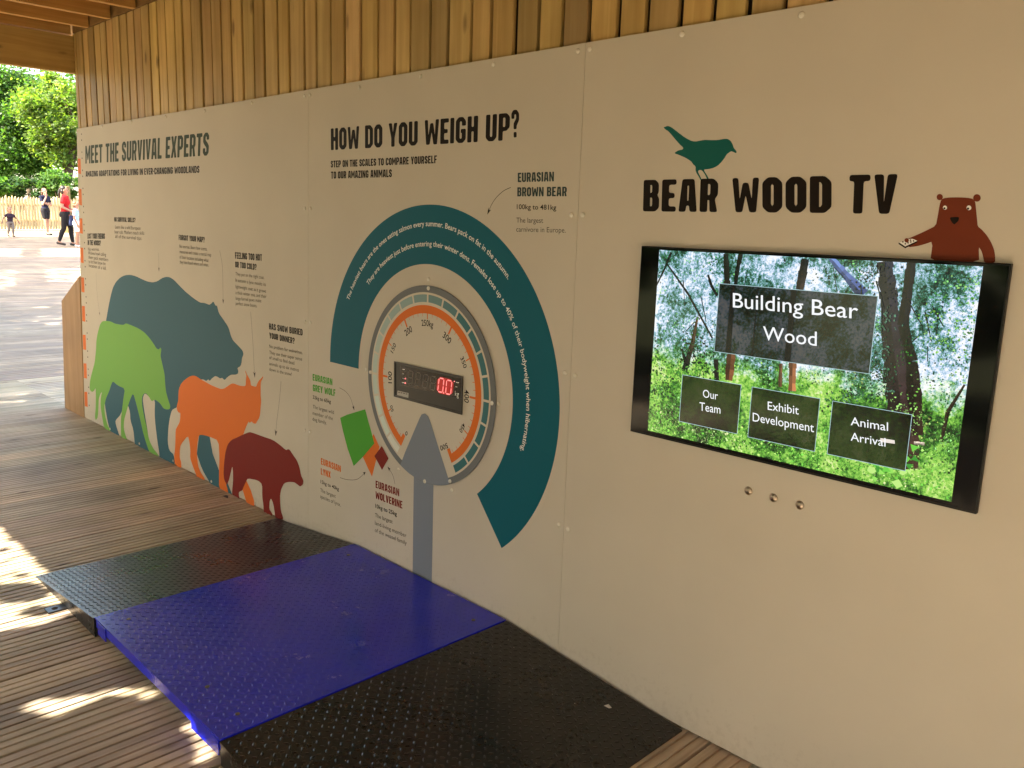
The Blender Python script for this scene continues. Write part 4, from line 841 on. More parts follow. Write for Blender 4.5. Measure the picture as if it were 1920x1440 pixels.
def ramp(xh, xl, label, lugsz):
    e = empty('access_ramp', ((xh+xl)/2, -.6, 0), label, 'ramp', 'black tread plate ramps of the floor scale')
    zh, zl = PH-.004, .006; zf = lambda x: zl+(zh-zl)*(x-xl)/(xh-xl)
    x0, x1 = min(xh, xl), max(xh, xl)
    m = MB(); P = [(x0, zf(x0)), (x1, zf(x1))]
    v = [(x, y, z-d) for y in (PY0-.004, PY1) for x, z in P for d in (0, .006)]
    m.add(v, [(0, 2, 6, 4), (1, 5, 7, 3), (0, 1, 3, 2), (4, 6, 7, 5), (0, 4, 5, 1), (2, 3, 7, 6)])
    lugs(m, x0+.006, x1-.006, PY0+.004, PY1-.006, zf, *lugsz); o = m.build('tread_plate', M['treadblack'], e)
    for ya, yb in ((PY1-.008, PY1-.002), (PY0-.002, PY0+.004)):
        m = MB(); m.add([(xl, ya, 0), (xh, ya, 0), (xh, ya, zh-.007), (xl, ya, .001), (xl, yb, 0), (xh, yb, 0), (xh, yb, zh-.007), (xl, yb, .001)],
              [(0, 1, 2, 3), (7, 6, 5, 4), (3, 2, 6, 7), (1, 5, 6, 2), (0, 3, 7, 4), (0, 4, 5, 1)])
        if yb < -.5: break
        m.build('side_plate', M['treadblack'], e)
    s = 1 if xh > xl else -1
    for k in range(9):                     # tread pattern on the folded side
        for j in range(3):
            x = xl+(xh-xl)*(.12+.1*k); z = .008+.018*j+(.006 if k % 2 else 0)
            if z < zf(x)-.016:
                a = R(45) if (k+j) % 2 else R(-45); ca, sa = math.cos(a), math.sin(a); y = PY0-.002
                m.add([(x+u*ca-w_*sa, y-h, z+u*sa+w_*ca) for u, w_, h in ((-.011, 0, 0), (0, -.003, 0), (.011, 0, 0), (0, .003, 0), (0, 0, .002))], [(0, 1, 4), (1, 2, 4), (2, 3, 4), (3, 0, 4)])
    m.build('side_plate', M['treadblack'], e)
    return e, zf
far_ramp, zf1 = ramp(PX0-.004, -3.965, 'black diamond tread ramp on the far side of the blue platform', (.031, .0098, .003, .0016))
near_ramp, zf2 = ramp(PX1+.004, -1.345, 'black diamond tread ramp nearest the camera beside the blue platform', (.0355, .0098, .0042, .0024))
m = MB(); q = ground((113, 1141)); x, y = q.x, q.y
m.box((x-.028, PY0-.075, .0008), (x+.028, PY0+.004, .0075)); o = m.build('fixing_tab', M['treadblack'], far_ramp); bevel(o, .002, 2)
m = MB(); m.tube([(x, PY0-.042, .0076), (x, PY0-.042, .009)], [.012, .011], 12); m.build('hole_washer', M['dark'], o)
# litter
gt = MB()
for _ in range(70):
    x, y = (random.uniform(-2.1, -1.4), random.uniform(-1.1, -.03)) if random.random() < .6 else (random.uniform(-1.33, -.9), random.uniform(-.5, -.01))
    z = (zf2(x)+.0006) if x < -1.35 else .001; s = random.uniform(.0012, .004); a0 = random.uniform(0, 6.28)
    pts = [(x+s*math.cos(a0+2.1*k), y+s*math.sin(a0+2.1*k)*.7, z) for k in range(3)]; gt.face(pts+[]); gt.add(pts+[(x, y, z+s*.6)], [(0, 1, 3), (1, 2, 3), (2, 0, 3)])
tag(gt.build('grit', mat('pale grit', (.34, .3, .24), .8), None), kind='stuff')
ps = empty('paper_scrap', (0, 0, 0), 'tiny torn white paper scrap lying on the near black ramp', 'litter')
q = CAM+ray((1140, 1317))*((.045-CAM.z)/ray((1140, 1317)).z); zz = zf2(q.x)+.0045
m = MB(); m.add([(q.x-.012, q.y-.006, zz), (q.x+.012, q.y-.008, zz+.002), (q.x+.014, q.y+.004, zz), (q.x-.004, q.y+.009, zz+.003)], [(0, 1, 2, 3)])
m.add([(q.x-.012, q.y-.006, zz-.0008), (q.x+.012, q.y-.008, zz+.0012), (q.x+.014, q.y+.004, zz-.0008), (q.x-.004, q.y+.009, zz+.0022)], [(3, 2, 1, 0)])
ps.location = (q.x, q.y, zz); m.build('scrap', mat('white paper', (.8, .78, .74), .7), ps)
dl = empty('dry_leaf', (0, 0, 0), 'small curled brown dead leaf on the deck at the foot of the animal panel', 'leaf')
q = ground((428, 932)); dl.location = (q.x, q.y, 0)
m = MB(); a = [(-.03, 0, .004), (-.012, -.014, .014), (.014, -.012, .016), (.034, .002, .005), (.012, .014, .013), (-.012, .013, .011)]; m.add([(q.x+x, q.y+y-.02, z) for x, y, z in a]+[(q.x, q.y-.02, .004)], [(0, 1, 6), (1, 2, 6), (2, 3, 6), (3, 4, 6), (4, 5, 6), (5, 0, 6)])
m.build('blade', mat('dead leaf', (.05, .03, .015), .7), dl)
# ------------------------------------------------------------------ trees
def leaves(m, C_, Dirs, size, tones, face=None):
    n = len(C_); 
    a = rng.normal(size=(n, 3)); a[:, 2] *= .6; a /= np.linalg.norm(a, axis=1)[:, None]
    b = np.cross(a, rng.normal(size=(n, 3))); b /= np.linalg.norm(b, axis=1)[:, None]
    if face is not None:              # leaves turned flat to the sun
        fv = np.array(face)[None, :]+rng.normal(size=(n, 3))*.25; a = np.cross(fv, rng.normal(size=(n, 3))); a /= np.linalg.norm(a, axis=1)[:, None]; b = np.cross(fv, a); b /= np.linalg.norm(b, axis=1)[:, None]; b *= 1.5
    s = size*rng.uniform(.6, 1.3, n)[:, None]
    v = np.stack([C_-a*s, C_+b*s*.55, C_+a*s, C_-b*s*.55], 1).reshape(-1, 3)
    i0 = len(m.v); m.v += [tuple(p) for p in v]; m.f += [(i0+4*k, i0+4*k+1, i0+4*k+2, i0+4*k+3) for k in range(n)]
    m.c += [tuple(t) for t in tones]
def tones_for(n, lo=.55, hi=1.35):
    t = rng.uniform(lo, hi, n); return np.stack([t*rng.uniform(.8, 1.25, n), t, t*rng.uniform(.6, 1.2, n)], 1)
LEAF = {'dark': leafmat('dark foliage', (.035, .075, .028)), 'mid': leafmat('green foliage', (.055, .12, .03)), 'bright': leafmat('yellow green foliage', (.10, .16, .035), .5)}
def tree(base, h, crown_c, crown_r, kind, label, nblob=26, nleaf=260, leaf=.13, lean=(0, 0), tr=.16, name='broadleaf_tree', group='trees beyond the picket fence', flat=.75, cat='tree'):
    bx, by, bz = base; e = empty(name, base, label, cat, group)
    top = Vector((bx+lean[0], by+lean[1], bz+h)); b0 = Vector((bx, by, bz-.5)); m = MB()
    mid = b0.lerp(top, .5)+Vector((random.uniform(-.2, .2), random.uniform(-.2, .2), 0))
    m.tube([b0, b0.lerp(mid, .15), mid, top], [tr*1.5, tr, tr*.75, tr*.35], 9)
    cc = Vector(crown_c); blobs = []
    for k in range(nblob):
        d = Vector(rng.normal(size=3)).normalized()*(random.uniform(.35, 1)**.6); blobs.append(cc+Vector((d.x*crown_r[0], d.y*crown_r[1], d.z*crown_r[2])))
    for k, b in enumerate(blobs):
        if k % 3 == 0:
            s = b0.lerp(top, random.uniform(.45, .95)); md = s.lerp(b, .5)+Vector((0, 0, .15)); m.tube([s, md, b], [tr*.4, tr*.25, tr*.08], 6)
    m.build('trunk', M['trunk'], e, smooth=True)
    m = MB()
    for b in blobs:
        r = min(crown_r)*random.uniform(.22, .42); n = int(nleaf*random.uniform(.6, 1.3)); P = rng.normal(size=(n, 3))*np.array([r, r, r*flat])*.62+np.array(b)
        sh = random.uniform(.7, 1.25); leaves(m, P, None, leaf, tones_for(n)*sh)
    m.build('crown', LEAF[kind], e, col=True); return e
def far(q, dist):                     # a point at that distance along the line of sight through q
    d = ray(q); return CAM+d*(dist/d.length)
def tree_at(q, dist, px_c, px_r, **k):
    p = far(q, dist); zb = TZ(p.x)-.34; c = far(px_c, dist); s = dist/ CAM_F*.86
    rx = px_r[0]*s; rz = px_r[1]*s
    tree((p.x, p.y, zb), max(.6, c.z-zb), tuple(c), (rx, rx, rz), **k)
tree_at((112, 400), 41, (112, 215), (62, 85), kind='bright', label='yellow green tree with a leaning dark trunk behind the woman in red', nblob=34, nleaf=620, leaf=.085, lean=(.2, .9), tr=.26)
tree_at((20, 400), 46, (12, 245), (80, 110), kind='mid', label='tall green tree at the far left edge beyond the fence', nblob=56, nleaf=620, leaf=.085, tr=.22)
tree_at((60, 400), 58, (62, 215), (70, 70), kind='mid', label='paler green tree standing farther back between the two nearer trees', nblob=36, nleaf=420, leaf=.12, tr=.2)
tree_at((-70, 400), 48, (-80, 230), (90, 120), kind='dark', label='dark leafy tree mostly outside the left edge beyond the fence', nblob=40, nleaf=400, leaf=.13, tr=.22)
tree_at((215, 400), 45, (225, 215), (90, 120), kind='mid', label='green tree hidden behind the end of the white panels', nblob=40, nleaf=400, leaf=.13, tr=.22)
tree_at((40, 400), 39, (42, 352), (50, 22), kind='dark', label='dark shrub just over the fence behind the child', nblob=24, nleaf=360, leaf=.065, tr=.08, name='shrub', group='shrubs along the picket fence', cat='shrub')
tree_at((115, 400), 38, (116, 348), (34, 26), kind='mid', label='green shrub just over the fence beside the timber post', nblob=20, nleaf=360, leaf=.065, tr=.08, name='shrub', group='shrubs along the picket fence', cat='shrub')
tree_at((-40, 400), 38, (-40, 350), (50, 26), kind='mid', label='green shrub over the fence outside the left edge', nblob=18, nleaf=200, leaf=.10, tr=.08, name='shrub', group='shrubs along the picket fence', cat='shrub')
# unseen trees added for their shade: leaves stand only where shadow should fall
LIT = [[(-80, 960), (12, 985), (102, 1070), (150, 1085), (168, 1150), (60, 1180), (-80, 1200)], [(28, 1327), (92, 1296), (112, 1302), (200, 1289), (262, 1282), (318, 1292), (300, 1319), (205, 1313), (150, 1336), (60, 1346)],
       [(4, 1295), (30, 1294), (22, 1303)], [(335, 1395), (345, 1325), (385, 1340), (425, 1385), (420, 1440), (380, 1445), (350, 1415)]]
STREAK = [[(-80, 1096), (60, 1098), (112, 1112), (60, 1124), (-80, 1120)], [(60, 1135), (110, 1128), (130, 1135), (90, 1150), (40, 1156)]]
def shade_leaf_points(n, gx, gy, hh):
    out = []
    while len(out) < n:
        g = Vector((random.uniform(*gx), random.uniform(*gy), 0)); q = pix(g); lit = False
        if (g-CAM).dot(FW) > .3:
            lit = any(inside(q, P) for P in LIT)
            if lit and any(inside(q, P) for P in STREAK): lit = random.random() > .6
            if lit and random.random() < .008: lit = False
        if lit: continue
        h = random.uniform(*hh); out.append(g+TOSUN*(h/TOSUN.z))
    return np.array([tuple(p) for p in out])
e = empty('broadleaf_tree', (-3.2, -7.4, -.34), 'added leafy tree outside the picture, crown shaped to leave sun patches on the deck', 'tree')
m = MB(); P = shade_leaf_points(10500, (-5.3, -1.3), (-2.35, -1.0), (2.95, 3.5)); leaves(m, P, None, .05, tones_for(len(P)), face=TOSUN)
P2 = shade_leaf_points(900, (-5.6, -.4), (-3.4, -2.2), (3.0, 5.0)); leaves(m, P2, None, .12, tones_for(len(P2)))
m.build('crown', LEAF['mid'], e, col=True)
m = MB(); m.tube([(-3.2, -7.4, -.5), (-3.15, -7.3, 1.2), (-3.0, -6.6, 2.6), (-2.9, -5.2, 3.5)], [.24, .18, .14, .06], 10)
for k in range(9):
    b = Vector((random.uniform(-5, -1.2), random.uniform(-5, -4), random.uniform(2.9, 3.5))); s = Vector((-3.0, -6.4, random.uniform(2.2, 2.9))); m.tube([s, s.lerp(b, .5)+Vector((0, 0, .2)), b], [.07, .04, .012], 6)
m.build('trunk', M['trunk'], e, smooth=True)
SH = [[(-60, 444), (190, 444), (190, 465), (-60, 466)], [(47, 464), (71, 464), (82, 550), (38, 550)], [(-60, 481), (190, 482), (190, 502), (-60, 507)]]
out = []
for P, n in zip(SH, (4200, 1900, 2600)):
    xs_ = [p[0] for p in P]; ys_ = [p[1] for p in P]; k = 0
    while k < n:
        q = (random.uniform(min(xs_), max(xs_)), random.uniform(min(ys_), max(ys_)))
        if not inside(q, P) or random.random() < .03: continue
        h = random.uniform(5.0, 6.5); g = ground(q); out.append(tuple(g+TOSUN*(h/TOSUN.z))); k += 1
for k in range(420):
    q = (random.uniform(-60, 185), 505+285*random.random()**1.3); h = random.uniform(5, 6.5); g = ground(q); sd = max(.05, min(.5, (g-CAM).length*.02))
    for j in range(5): out.append(tuple(g+TOSUN*(h/TOSUN.z)+Vector((random.gauss(0, .06), random.gauss(0, sd*1.5), 0))))
P = np.array(out); e = empty('broadleaf_tree', (-24, -3.4, .18), 'added tall leafy tree outside the picture, leaves placed to shade the far deck', 'tree')  # unseen far tree, its leaves set to cast the dark bands
m = MB(); leaves(m, P, None, .17, tones_for(len(P))); m.build('crown', LEAF['mid'], e, col=True)
m = MB(); m.tube([(-24, -3.4, .0), (-23.9, -3.2, 2.5), (-23.6, -2.4, 5.0), (-23.4, -1.2, 6.6)], [.3, .24, .18, .06], 10)
for k in range(12):
    b = Vector(P[random.randrange(8000)]); s = Vector((-23.7, -2.6, random.uniform(3.5, 6))); m.tube([s, s.lerp(b, .5)+Vector((0, 0, .3)), b], [.09, .05, .015], 6)
m.build('trunk', M['trunk'], e, smooth=True)

# tree line added on the open side to cut the sky light
for i, (x, y, h, r) in enumerate(((-16, -10.5, 8.2, 3.2), (-11, -9.6, 7.6, 3.0), (-6.3, -10.2, 8.0, 3.0), (-1.6, -9.8, 7.6, 3.0), (3.0, -9.4, 8.4, 3.2), (7.6, -8.6, 8.6, 3.4), (12.2, -7, 8.6, 3.4), (-21, -12, 8.6, 3.4))):
    tree((x, y, -.34), h*.7, (x, y, h*.5), (r, 1.5, h*.5), 'dark', 'unseen dark tree added to block skylight, '+('facing the left end of the panels', 'facing the bear silhouette', 'facing the far ramp', 'facing the blue platform', 'facing the television', 'beyond the television to the right', 'farthest right past the wall', 'farthest off past the shelter end')[i], nblob=44, nleaf=75, leaf=.34, tr=.2, group='unseen trees added against the skylight')
tree((-12.5, -6.2, -.34), 5.4, (-12.3, -3.6, 6.2), (4.6, 3.4, 2.2), 'mid', 'unseen spreading tree added past the wall end to block sky over the deck', nblob=40, nleaf=85, leaf=.26, lean=(0, 1.6), tr=.28, group='unseen trees added against the skylight')  # canopy added to dim the left end of the wall
# ------------------------------------------------------------------ fence and post
fg0, fg1 = ground((-30, 432)), ground((140, 431)); fd = (fg1-fg0).normalized(); fe = empty('picket_fence', tuple(fg0.lerp(fg1, .5)), 'pale sunlit picket fence with pointed pales across the far end of the deck', 'fence')
fm = wood('fence timber', (.62, .5, .3), (.42, .3, .15), axis=2, rough=.7, knots=False)
nrm = Vector((-fd.y, fd.x, 0)); nrm = nrm if nrm.x > 0 else -nrm
Lf = (fg1-fg0).length; a0, a1 = -4.0, Lf+6.0; mp_ = MB(); x = a0; i = 0
while x < a1:
    b = fg0+fd*x; z = TZ(b.x); h = 1.22+random.uniform(-.05, .05); wdt = .085; t = random.uniform(.85, 1.15); tone = (t, t*.98, t*.92)
    c = b+nrm*.03; P = []
    for d in (0, .02):
        for u, hh in ((-wdt/2, .03), (wdt/2, .03), (wdt/2, h-.08), (0, h), (-wdt/2, h-.08)): q = c+fd*u+nrm*d; P.append((q.x, q.y, z+hh))
    mp_.add(P, [(0, 1, 2, 3, 4), (9, 8, 7, 6, 5)]+[(k, (k+5), (k+1) % 5+5, (k+1) % 5) for k in range(5)], tone); x += .125 if random.random() > .1 else .15
mp_.build('pales', fm, fe, col=True)
for hz in (.35, .92):
    m = MB(); A_, B_ = fg0+fd*a0, fg0+fd*a1; za, zb = TZ(A_.x), TZ(B_.x); P = []
    for q, z in ((A_, za), (B_, zb)):
        for d, hh in ((-.015, -.045), (.024, -.045), (.024, .045), (-.015, .045)): r_ = q+nrm*d; P.append((r_.x, r_.y, z+hz+hh))
    m.add(P, [(0, 1, 5, 4), (1, 2, 6, 5), (2, 3, 7, 6), (3, 0, 4, 7), (0, 3, 2, 1), (4, 5, 6, 7)], (.9, .8, .55)); m.build('rail', fm, fe, col=True)
gp = ground((127, 436)); m = MB(); zt2 = far((127, 349), (gp-CAM).length).z
m.tube([(gp.x, gp.y, gp.z-.2), (gp.x, gp.y, zt2-.03), (gp.x, gp.y, zt2)], [.17, .165, .14], 14, (.40, .36, .24))
po = m.build('timber_post', fm, None, smooth=False, col=True); tag(po, 'stout round timber post behind the woman in red', 'post')

# ------------------------------------------------------------------ people
SK = {'skin': mat('skin', (.36, .19, .125), .55, .35), 'navy': mat('navy cotton', (.012, .013, .035), .85, .2), 'red': mat('red cotton', (.42, .012, .016), .85, .2), 'black': mat('black leggings', (.012, .011, .014), .8, .25),
      'auburn': mat('auburn hair', (.075, .026, .010), .5), 'darkhair': mat('dark brown hair', (.012, .007, .004), .45), 'blond': mat('light brown hair', (.14, .075, .03), .5), 'plum': mat('dark plum cotton', (.035, .02, .035), .85, .2),
      'stone': mat('grey cotton trousers', (.20, .16, .14), .85, .2), 'shoe': mat('dark shoe', (.03, .022, .02), .6), 'white': mat('white canvas', (.75, .75, .78), .7), 'sky': mat('light blue cotton', (.30, .45, .75), .8), 'lip': mat('lip', (.38, .12, .10), .5), 'eye': mat('eye', (.03, .02, .02), .3)}
class Bodyparts:
    """tapered limbs and rounded masses that a voxel remesh fuses into one continuous surface"""
    def __init__(s): s.m = MB()
    def cap(s, a, b, ra, rb, n=12):
        a, b = Vector(a), Vector(b); d = (b-a); L = d.length or 1e-4; d /= L; k = 4; pts, rr = [], []
        for i in range(k+1): t = math.pi/2*i/k; pts.append(a-d*ra*math.cos(t)); rr.append(max(ra*math.sin(t), ra*.05))
        for i in range(k+1): t = math.pi/2*i/k; pts.append(b+d*rb*math.sin(t)); rr.append(max(rb*math.cos(t), rb*.05))
        x = d.cross(Vector((0, 0, 1)) if abs(d.z) < .9 else Vector((1, 0, 0))).normalized(); y = d.cross(x)
        v = [p+x*(r*math.cos(6.28319*j/n))+y*(r*math.sin(6.28319*j/n)) for p, r in zip(pts, rr) for j in range(n)]; f = []
        for i in range(len(pts)-1):
            for j in range(n): f.append((i*n+j, i*n+(j+1) % n, (i+1)*n+(j+1) % n, (i+1)*n+j))
        f += [tuple(range(n-1, -1, -1)), tuple(range((len(pts)-1)*n, len(pts)*n))]; s.m.add(v, f)
    def ell(s, c, r, n=14, k=9, tilt=None):
        v = []; f = []; c = Vector(c)
        for i in range(k+1):
            t = math.pi*min(max(i/k, .02), .98)
            for j in range(n):
                p = Vector((r[0]*math.sin(t)*math.cos(6.28319*j/n), r[1]*math.sin(t)*math.sin(6.28319*j/n), r[2]*math.cos(t)))
                if tilt: p.rotate(tilt)
                v.append(c+p)
        for i in range(k):
            for j in range(n): f.append((i*n+j, (i+1)*n+j, (i+1)*n+(j+1) % n, i*n+(j+1) % n))
        f += [tuple(range(n)), tuple(range(k*n+n-1, k*n-1, -1))]; s.m.add(v, f)
    def build(s, name, m, root, vox=.010, it=3):
        o = s.m.build(name, m, None); o.parent = root
        r = o.modifiers.new('fuse', 'REMESH'); r.mode = 'VOXEL'; r.voxel_size = vox; r.use_smooth_shade = True
        sm = o.modifiers.new('soften', 'SMOOTH'); sm.factor = .5; sm.iterations = it; return o
def hand(B, wrist, dirv, side, curl=.5):
    """palm, four fingers of different lengths and a thumb leaving the side of the palm"""
    w_, d = Vector(wrist), Vector(dirv).normalized(); s = Vector(side); s = (s-d*s.dot(d)).normalized(); n = d.cross(s)
    for o in (-.022, 0, .022): B.cap(w_+d*.02+s*o*.6, w_+d*.085+s*o, .017, .015, 8)
    for off, ln in ((-.030, .068), (-.010, .080), (.010, .074), (.030, .056)):
        a = w_+d*.092+s*off; b = a+d*ln*.5; c = b+(d*(1-curl)+n*curl).normalized()*ln*.5; B.cap(a, b, .0098, .0092, 8); B.cap(b, c, .0092, .0080, 8)
    a = w_+d*.035-s*.030; b = a+(d*.7-s*.7)*.032; B.cap(a, b, .013, .011, 8); B.cap(b, b+(d*.9-s*.2)*.03, .011, .009, 8)
def figure(root, P, hs, top, bottom, hairm, shoe='shoe', bot_to='knee', girth=1.0, head=1.0, tail=False, hairlen=.12):
    g = girth; V = {k: Vector(v) for k, v in P.items() if k not in ('curl',)}; fx = Vector((1, 0, 0)); sd = Vector((0, 1, 0))
    hc = V['head']; h = head
    def torso(B, ex, upper=True, lower=True):
        if upper:
            B.ell(V['chest'], (.098*g+ex, .150*g+ex, .165+ex)); B.ell(V['chest']+Vector((.045*g, 0, -.02)), (.065*g+ex, .125*g+ex, .085+ex)); B.ell(V['waist'], (.088*g+ex, .125*g+ex, .15+ex))
            for s in 'lr': B.cap(V[s+'sh'], V['chest'].lerp(V[s+'sh'], .45)+Vector((0, 0, .05)), .050*g+ex, .065*g+ex)
            B.cap(V['chest']+Vector((0, 0, .10)), V['neckb']-Vector((0, 0, .015)), .085*g+ex, .055+ex*.5)
        if lower:
            B.ell(V['pelvis'], (.105*g+ex, .150*g+ex, .12+ex)); B.ell(V['pelvis']+Vector((-.045*g, 0, -.05)), (.085*g+ex, .135*g+ex, .085+ex))
    B = Bodyparts(); torso(B, -.012)
    B.cap(V['neckb'], hc-Vector((.01, 0, .07*h)), .047, .044)
    B.ell(hc+Vector((-.008, 0, .02))*h, (.094*h, .074*h, .098*h)); B.ell(hc+Vector((.022, 0, -.045))*h, (.062*h, .054*h, .068*h))
    B.cap(hc+Vector((.080, 0, .012))*h, hc+Vector((.098, 0, -.022))*h, .010*h, .016*h, 8)
    for s, k in (('l', 1), ('r', -1)):
        B.ell(hc+Vector((-.008, .074*k, -.008))*h, (.020*h, .010*h, .030*h), 8, 6)
        B.cap(V[s+'sh'], V[s+'el'], .048*g, .036*g); B.cap(V[s+'el'], V[s+'wr'], .038*g, .024)
        hand(B, V[s+'wr'], P.get(s+'hd', V[s+'wr']-V[s+'el']), P.get(s+'hside', (0, 0, 1)), P.get('curl', .5))
        B.cap(V[s+'hip'], V[s+'kn'], .082*g, .052*g); ca = V[s+'kn'].lerp(V[s+'an'], .32)+Vector((-.012, 0, 0)); B.cap(V[s+'kn'], ca, .050*g, .053*g); B.cap(ca, V[s+'an'], .053*g, .034)
        B.cap(V[s+'an']-Vector((0, 0, .02)), V[s+'to'], .036, .026)
    B.build('body', SK['skin'], root, .0085, 2)
    T = Bodyparts(); torso(T, .010); 
    for s in 'lr': T.cap(V[s+'sh'], V[s+'sh'].lerp(V[s+'el'], .52), .058*g, .054*g)
    T.m.f = T.m.f; 
    T.build('shirt', SK[top], root, .011, 3)
    L = Bodyparts(); L.ell(V['pelvis']+Vector((0, 0, .0)), (.105*g+.016, .150*g+.016, .105)); L.ell(V['pelvis']+Vector((-.045*g, 0, -.05)), (.085*g+.016, .135*g+.016, .10))
    for s in 'lr':
        if bot_to == 'ankle':
            ca = V[s+'kn'].lerp(V[s+'an'], .32)+Vector((-.012, 0, 0)); L.cap(V[s+'hip'], V[s+'kn'], .092*g, .060*g); L.cap(V[s+'kn'], ca, .060*g, .062*g); L.cap(ca, V[s+'kn'].lerp(V[s+'an'], .9), .062*g, .044)
        else: L.cap(V[s+'hip'], V[s+'hip'].lerp(V[s+'kn'], .62), .096*g, .078*g)
    L.build('trousers' if bot_to == 'ankle' else 'shorts', SK[bottom], root, .011, 3)
    for s in 'lr':
        F = Bodyparts(); d = V[s+'to']-V[s+'an']; d.z = 0; d.normalize(); F.cap(V[s+'an']-d*.035-Vector((0, 0, .035)), V[s+'to']+d*.015, .042, .032); F.build('shoe', SK[shoe], root, .011, 2)
    H = Bodyparts(); H.ell(hc+Vector((-.030, 0, .045))*h, (.088*h, .083*h, .085*h)); H.ell(hc+Vector((-.055, 0, -.005))*h, (.060*h, .078*h, .085*h))
    if hairlen > 0: 
        for k in (-1, 0, 1): H.cap(hc+Vector((-.055, .05*k, -.02))*h, hc+Vector((-.065, .055*k, -.04-hairlen)), .040*h, .026*h)
    if tail: H.cap(hc+Vector((-.12, 0, .03)), hc+Vector((-.15, 0, -.10)), .030, .034); H.cap(hc+Vector((-.15, 0, -.10)), hc+Vector((-.135, 0, -.24)), .034, .010)
    H.build('hair', SK[hairm], root, .010, 2)
    m = MB()
    for k in (1, -1): c = hc+Vector((.074, .031*k, .012))*h; m.tube([c, c+fx*.010*h], [.009*h, .006*h], 8)
    m.build('eyes', SK['eye'], None).parent = root
    m = MB(); c = hc+Vector((.078, 0, -.058))*h; m.tube([c-sd*.020*h, c+fx*.007*h, c+sd*.020*h], [.004*h, .007*h, .004*h], 6); m.build('mouth', SK['lip'], None).parent = root
    root.scale = (hs, hs, hs)
def stand(q, label, hpx, height, face_deg, group=None):
    p = ground(q); e = empty('person', (p.x, p.y, p.z), label, 'person'); dep = (p-CAM).dot(FW); sc = hpx*dep/CAM_F/height
    e.rotation_euler = (0, 0, R(face_deg)); return e, sc
# local x is the way a person faces; 0 deg looks along the wall towards the camera
BASE = {'pelvis': (0, 0, .93), 'waist': (0, 0, 1.08), 'chest': (0, 0, 1.26), 'neckb': (-.01, 0, 1.42), 'head': (.02, 0, 1.565),
        'lsh': (0, .165, 1.355), 'rsh': (0, -.165, 1.355), 'lel': (-.02, .22, 1.08), 'rel': (-.02, -.22, 1.08), 'lwr': (.08, .21, .86), 'rwr': (.08, -.21, .86),
        'lhip': (0, .082, .87), 'rhip': (0, -.082, .87), 'lkn': (.02, .085, .48), 'rkn': (.02, -.085, .48), 'lan': (-.01, .085, .085), 'ran': (-.01, -.085, .085), 'lto': (.13, .095, .035), 'rto': (.13, -.095, .035)}
b = dict(BASE); b.update({'lel': (.06, .21, 1.09), 'lwr': (.17, .03, 1.12), 'lhd': (.05, -.9, .15), 'lhside': (0, 0, 1), 'rel': (.12, -.19, 1.10), 'rwr': (.15, -.06, 1.36), 'rhd': (-.15, .3, .8), 'rhside': (0, 1, 0), 'rkn': (.05, -.05, .48), 'ran': (.04, .0, .085), 'rto': (.17, -.02, .035), 'lkn': (-.005, .075, .48), 'lan': (-.05, .085, .085), 'lto': (.08, .12, .035)})
e, sc = stand((88, 441), 'auburn haired woman in dark top and shorts standing with folded arms before the fence', 86, 1.68, 25); figure(e, b, sc, 'navy', 'black', 'auburn', bot_to='knee', hairlen=.14)
b = dict(BASE); b.update({'chest': (.02, 0, 1.26), 'rel': (-.05, -.21, 1.10), 'rwr': (.15, -.17, 1.0), 'rhd': (1, .1, -.2), 'lel': (.02, .21, 1.09), 'lwr': (.22, .12, 1.0), 'lhd': (1, 0, -.2), 'rkn': (-.05, -.085, .49), 'ran': (-.19, -.085, .12), 'rto': (-.06, -.09, .045), 'lkn': (.12, .085, .49), 'lan': (.14, .085, .085), 'lto': (.28, .09, .035), 'curl': .8})
e, sc = stand((126, 461), 'woman in red t-shirt and black leggings walking past the wall end with a bag', 109, 1.68, 66); figure(e, b, sc, 'red', 'black', 'darkhair', bot_to='ankle', girth=1.12, tail=True, hairlen=.05)
RW = e; RWs = sc
hp = e.matrix_basis  # bag in her hand
def to_world(e, sc, p):
    a = e.rotation_euler.z; x, y, z = [c*sc for c in p]; return Vector((e.location.x+x*math.cos(a)-y*math.sin(a), e.location.y+x*math.sin(a)+y*math.cos(a), e.location.z+z))
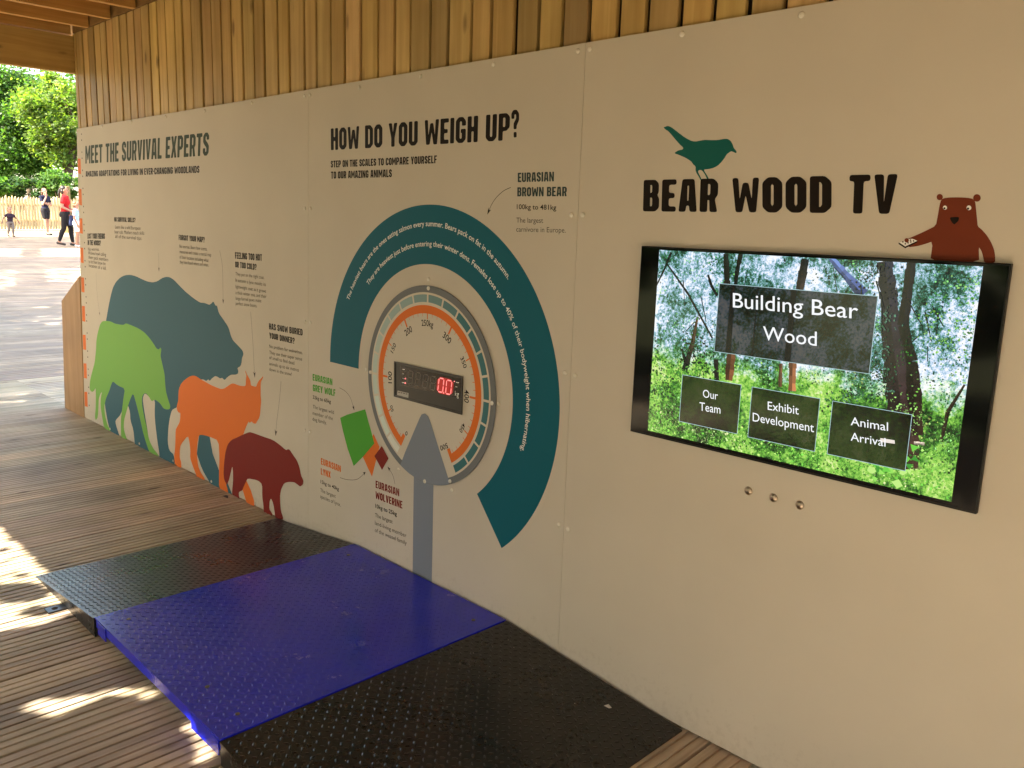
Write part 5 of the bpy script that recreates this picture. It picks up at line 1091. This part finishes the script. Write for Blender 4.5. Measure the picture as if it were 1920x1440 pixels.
bp_ = to_world(e, sc, (.24, -.16, .93)); bag = empty('shoulder_bag', tuple(bp_), 'dark blue bag hanging from the hand of the woman in red', 'bag')
m = MB(); s = .26
v = [(-.05, -.15, -.36), (.05, -.15, -.36), (.06, .15, -.36), (-.06, .15, -.36), (-.035, -.12, -.06), (.035, -.12, -.06), (.035, .12, -.06), (-.035, .12, -.06)]
m.add([(bp_.x+x, bp_.y+y, bp_.z+z) for x, y, z in v], [(0, 3, 2, 1), (4, 5, 6, 7), (0, 1, 5, 4), (1, 2, 6, 5), (2, 3, 7, 6), (3, 0, 4, 7)]); bevel(m.build('pouch', mat('dark blue cloth', (.02, .03, .09), .8), bag), .02, 2)
m = MB(); m.tube([(bp_.x, bp_.y-.09, bp_.z-.07), (bp_.x, bp_.y-.05, bp_.z+.01), (bp_.x, bp_.y+.05, bp_.z+.01), (bp_.x, bp_.y+.09, bp_.z-.07)], .012, 6); m.build('handle', M['black'], bag)
# child beside her, mostly behind the wall
b = dict(BASE); b['head'] = (.02, 0, 1.58)
e, sc = stand((146, 463), 'child in light blue shirt and bare legs half hidden by the end of the wall', 84, 1.72, 60); figure(e, b, sc, 'sky', 'white', 'blond', shoe='white', bot_to='knee', head=1.15, hairlen=.03)
b = dict(BASE); b.update({'pelvis': (0, 0, .74), 'waist': (.01, 0, .90), 'chest': (.03, 0, 1.06), 'neckb': (.03, 0, 1.20), 'head': (.05, 0, 1.40), 'lsh': (.02, .155, 1.14), 'rsh': (.02, -.155, 1.14), 'lel': (-.04, .33, 1.0), 'rel': (.02, -.33, 1.0), 'lwr': (-.02, .43, .82), 'rwr': (.08, -.43, .82),
                          'lhip': (0, .085, .68), 'rhip': (0, -.085, .68), 'lkn': (.09, .085, .40), 'rkn': (-.02, -.085, .38), 'lan': (.06, .085, .09), 'ran': (-.14, -.085, .14), 'lto': (.18, .09, .04), 'rto': (-.04, -.09, .045)})
e, sc = stand((21, 444), 'toddler in dark t-shirt and grey trousers running with arms held out', 55, 1.56, 12); figure(e, b, sc, 'plum', 'stone', 'blond', bot_to='ankle', girth=1.12, head=1.38, hairlen=0)
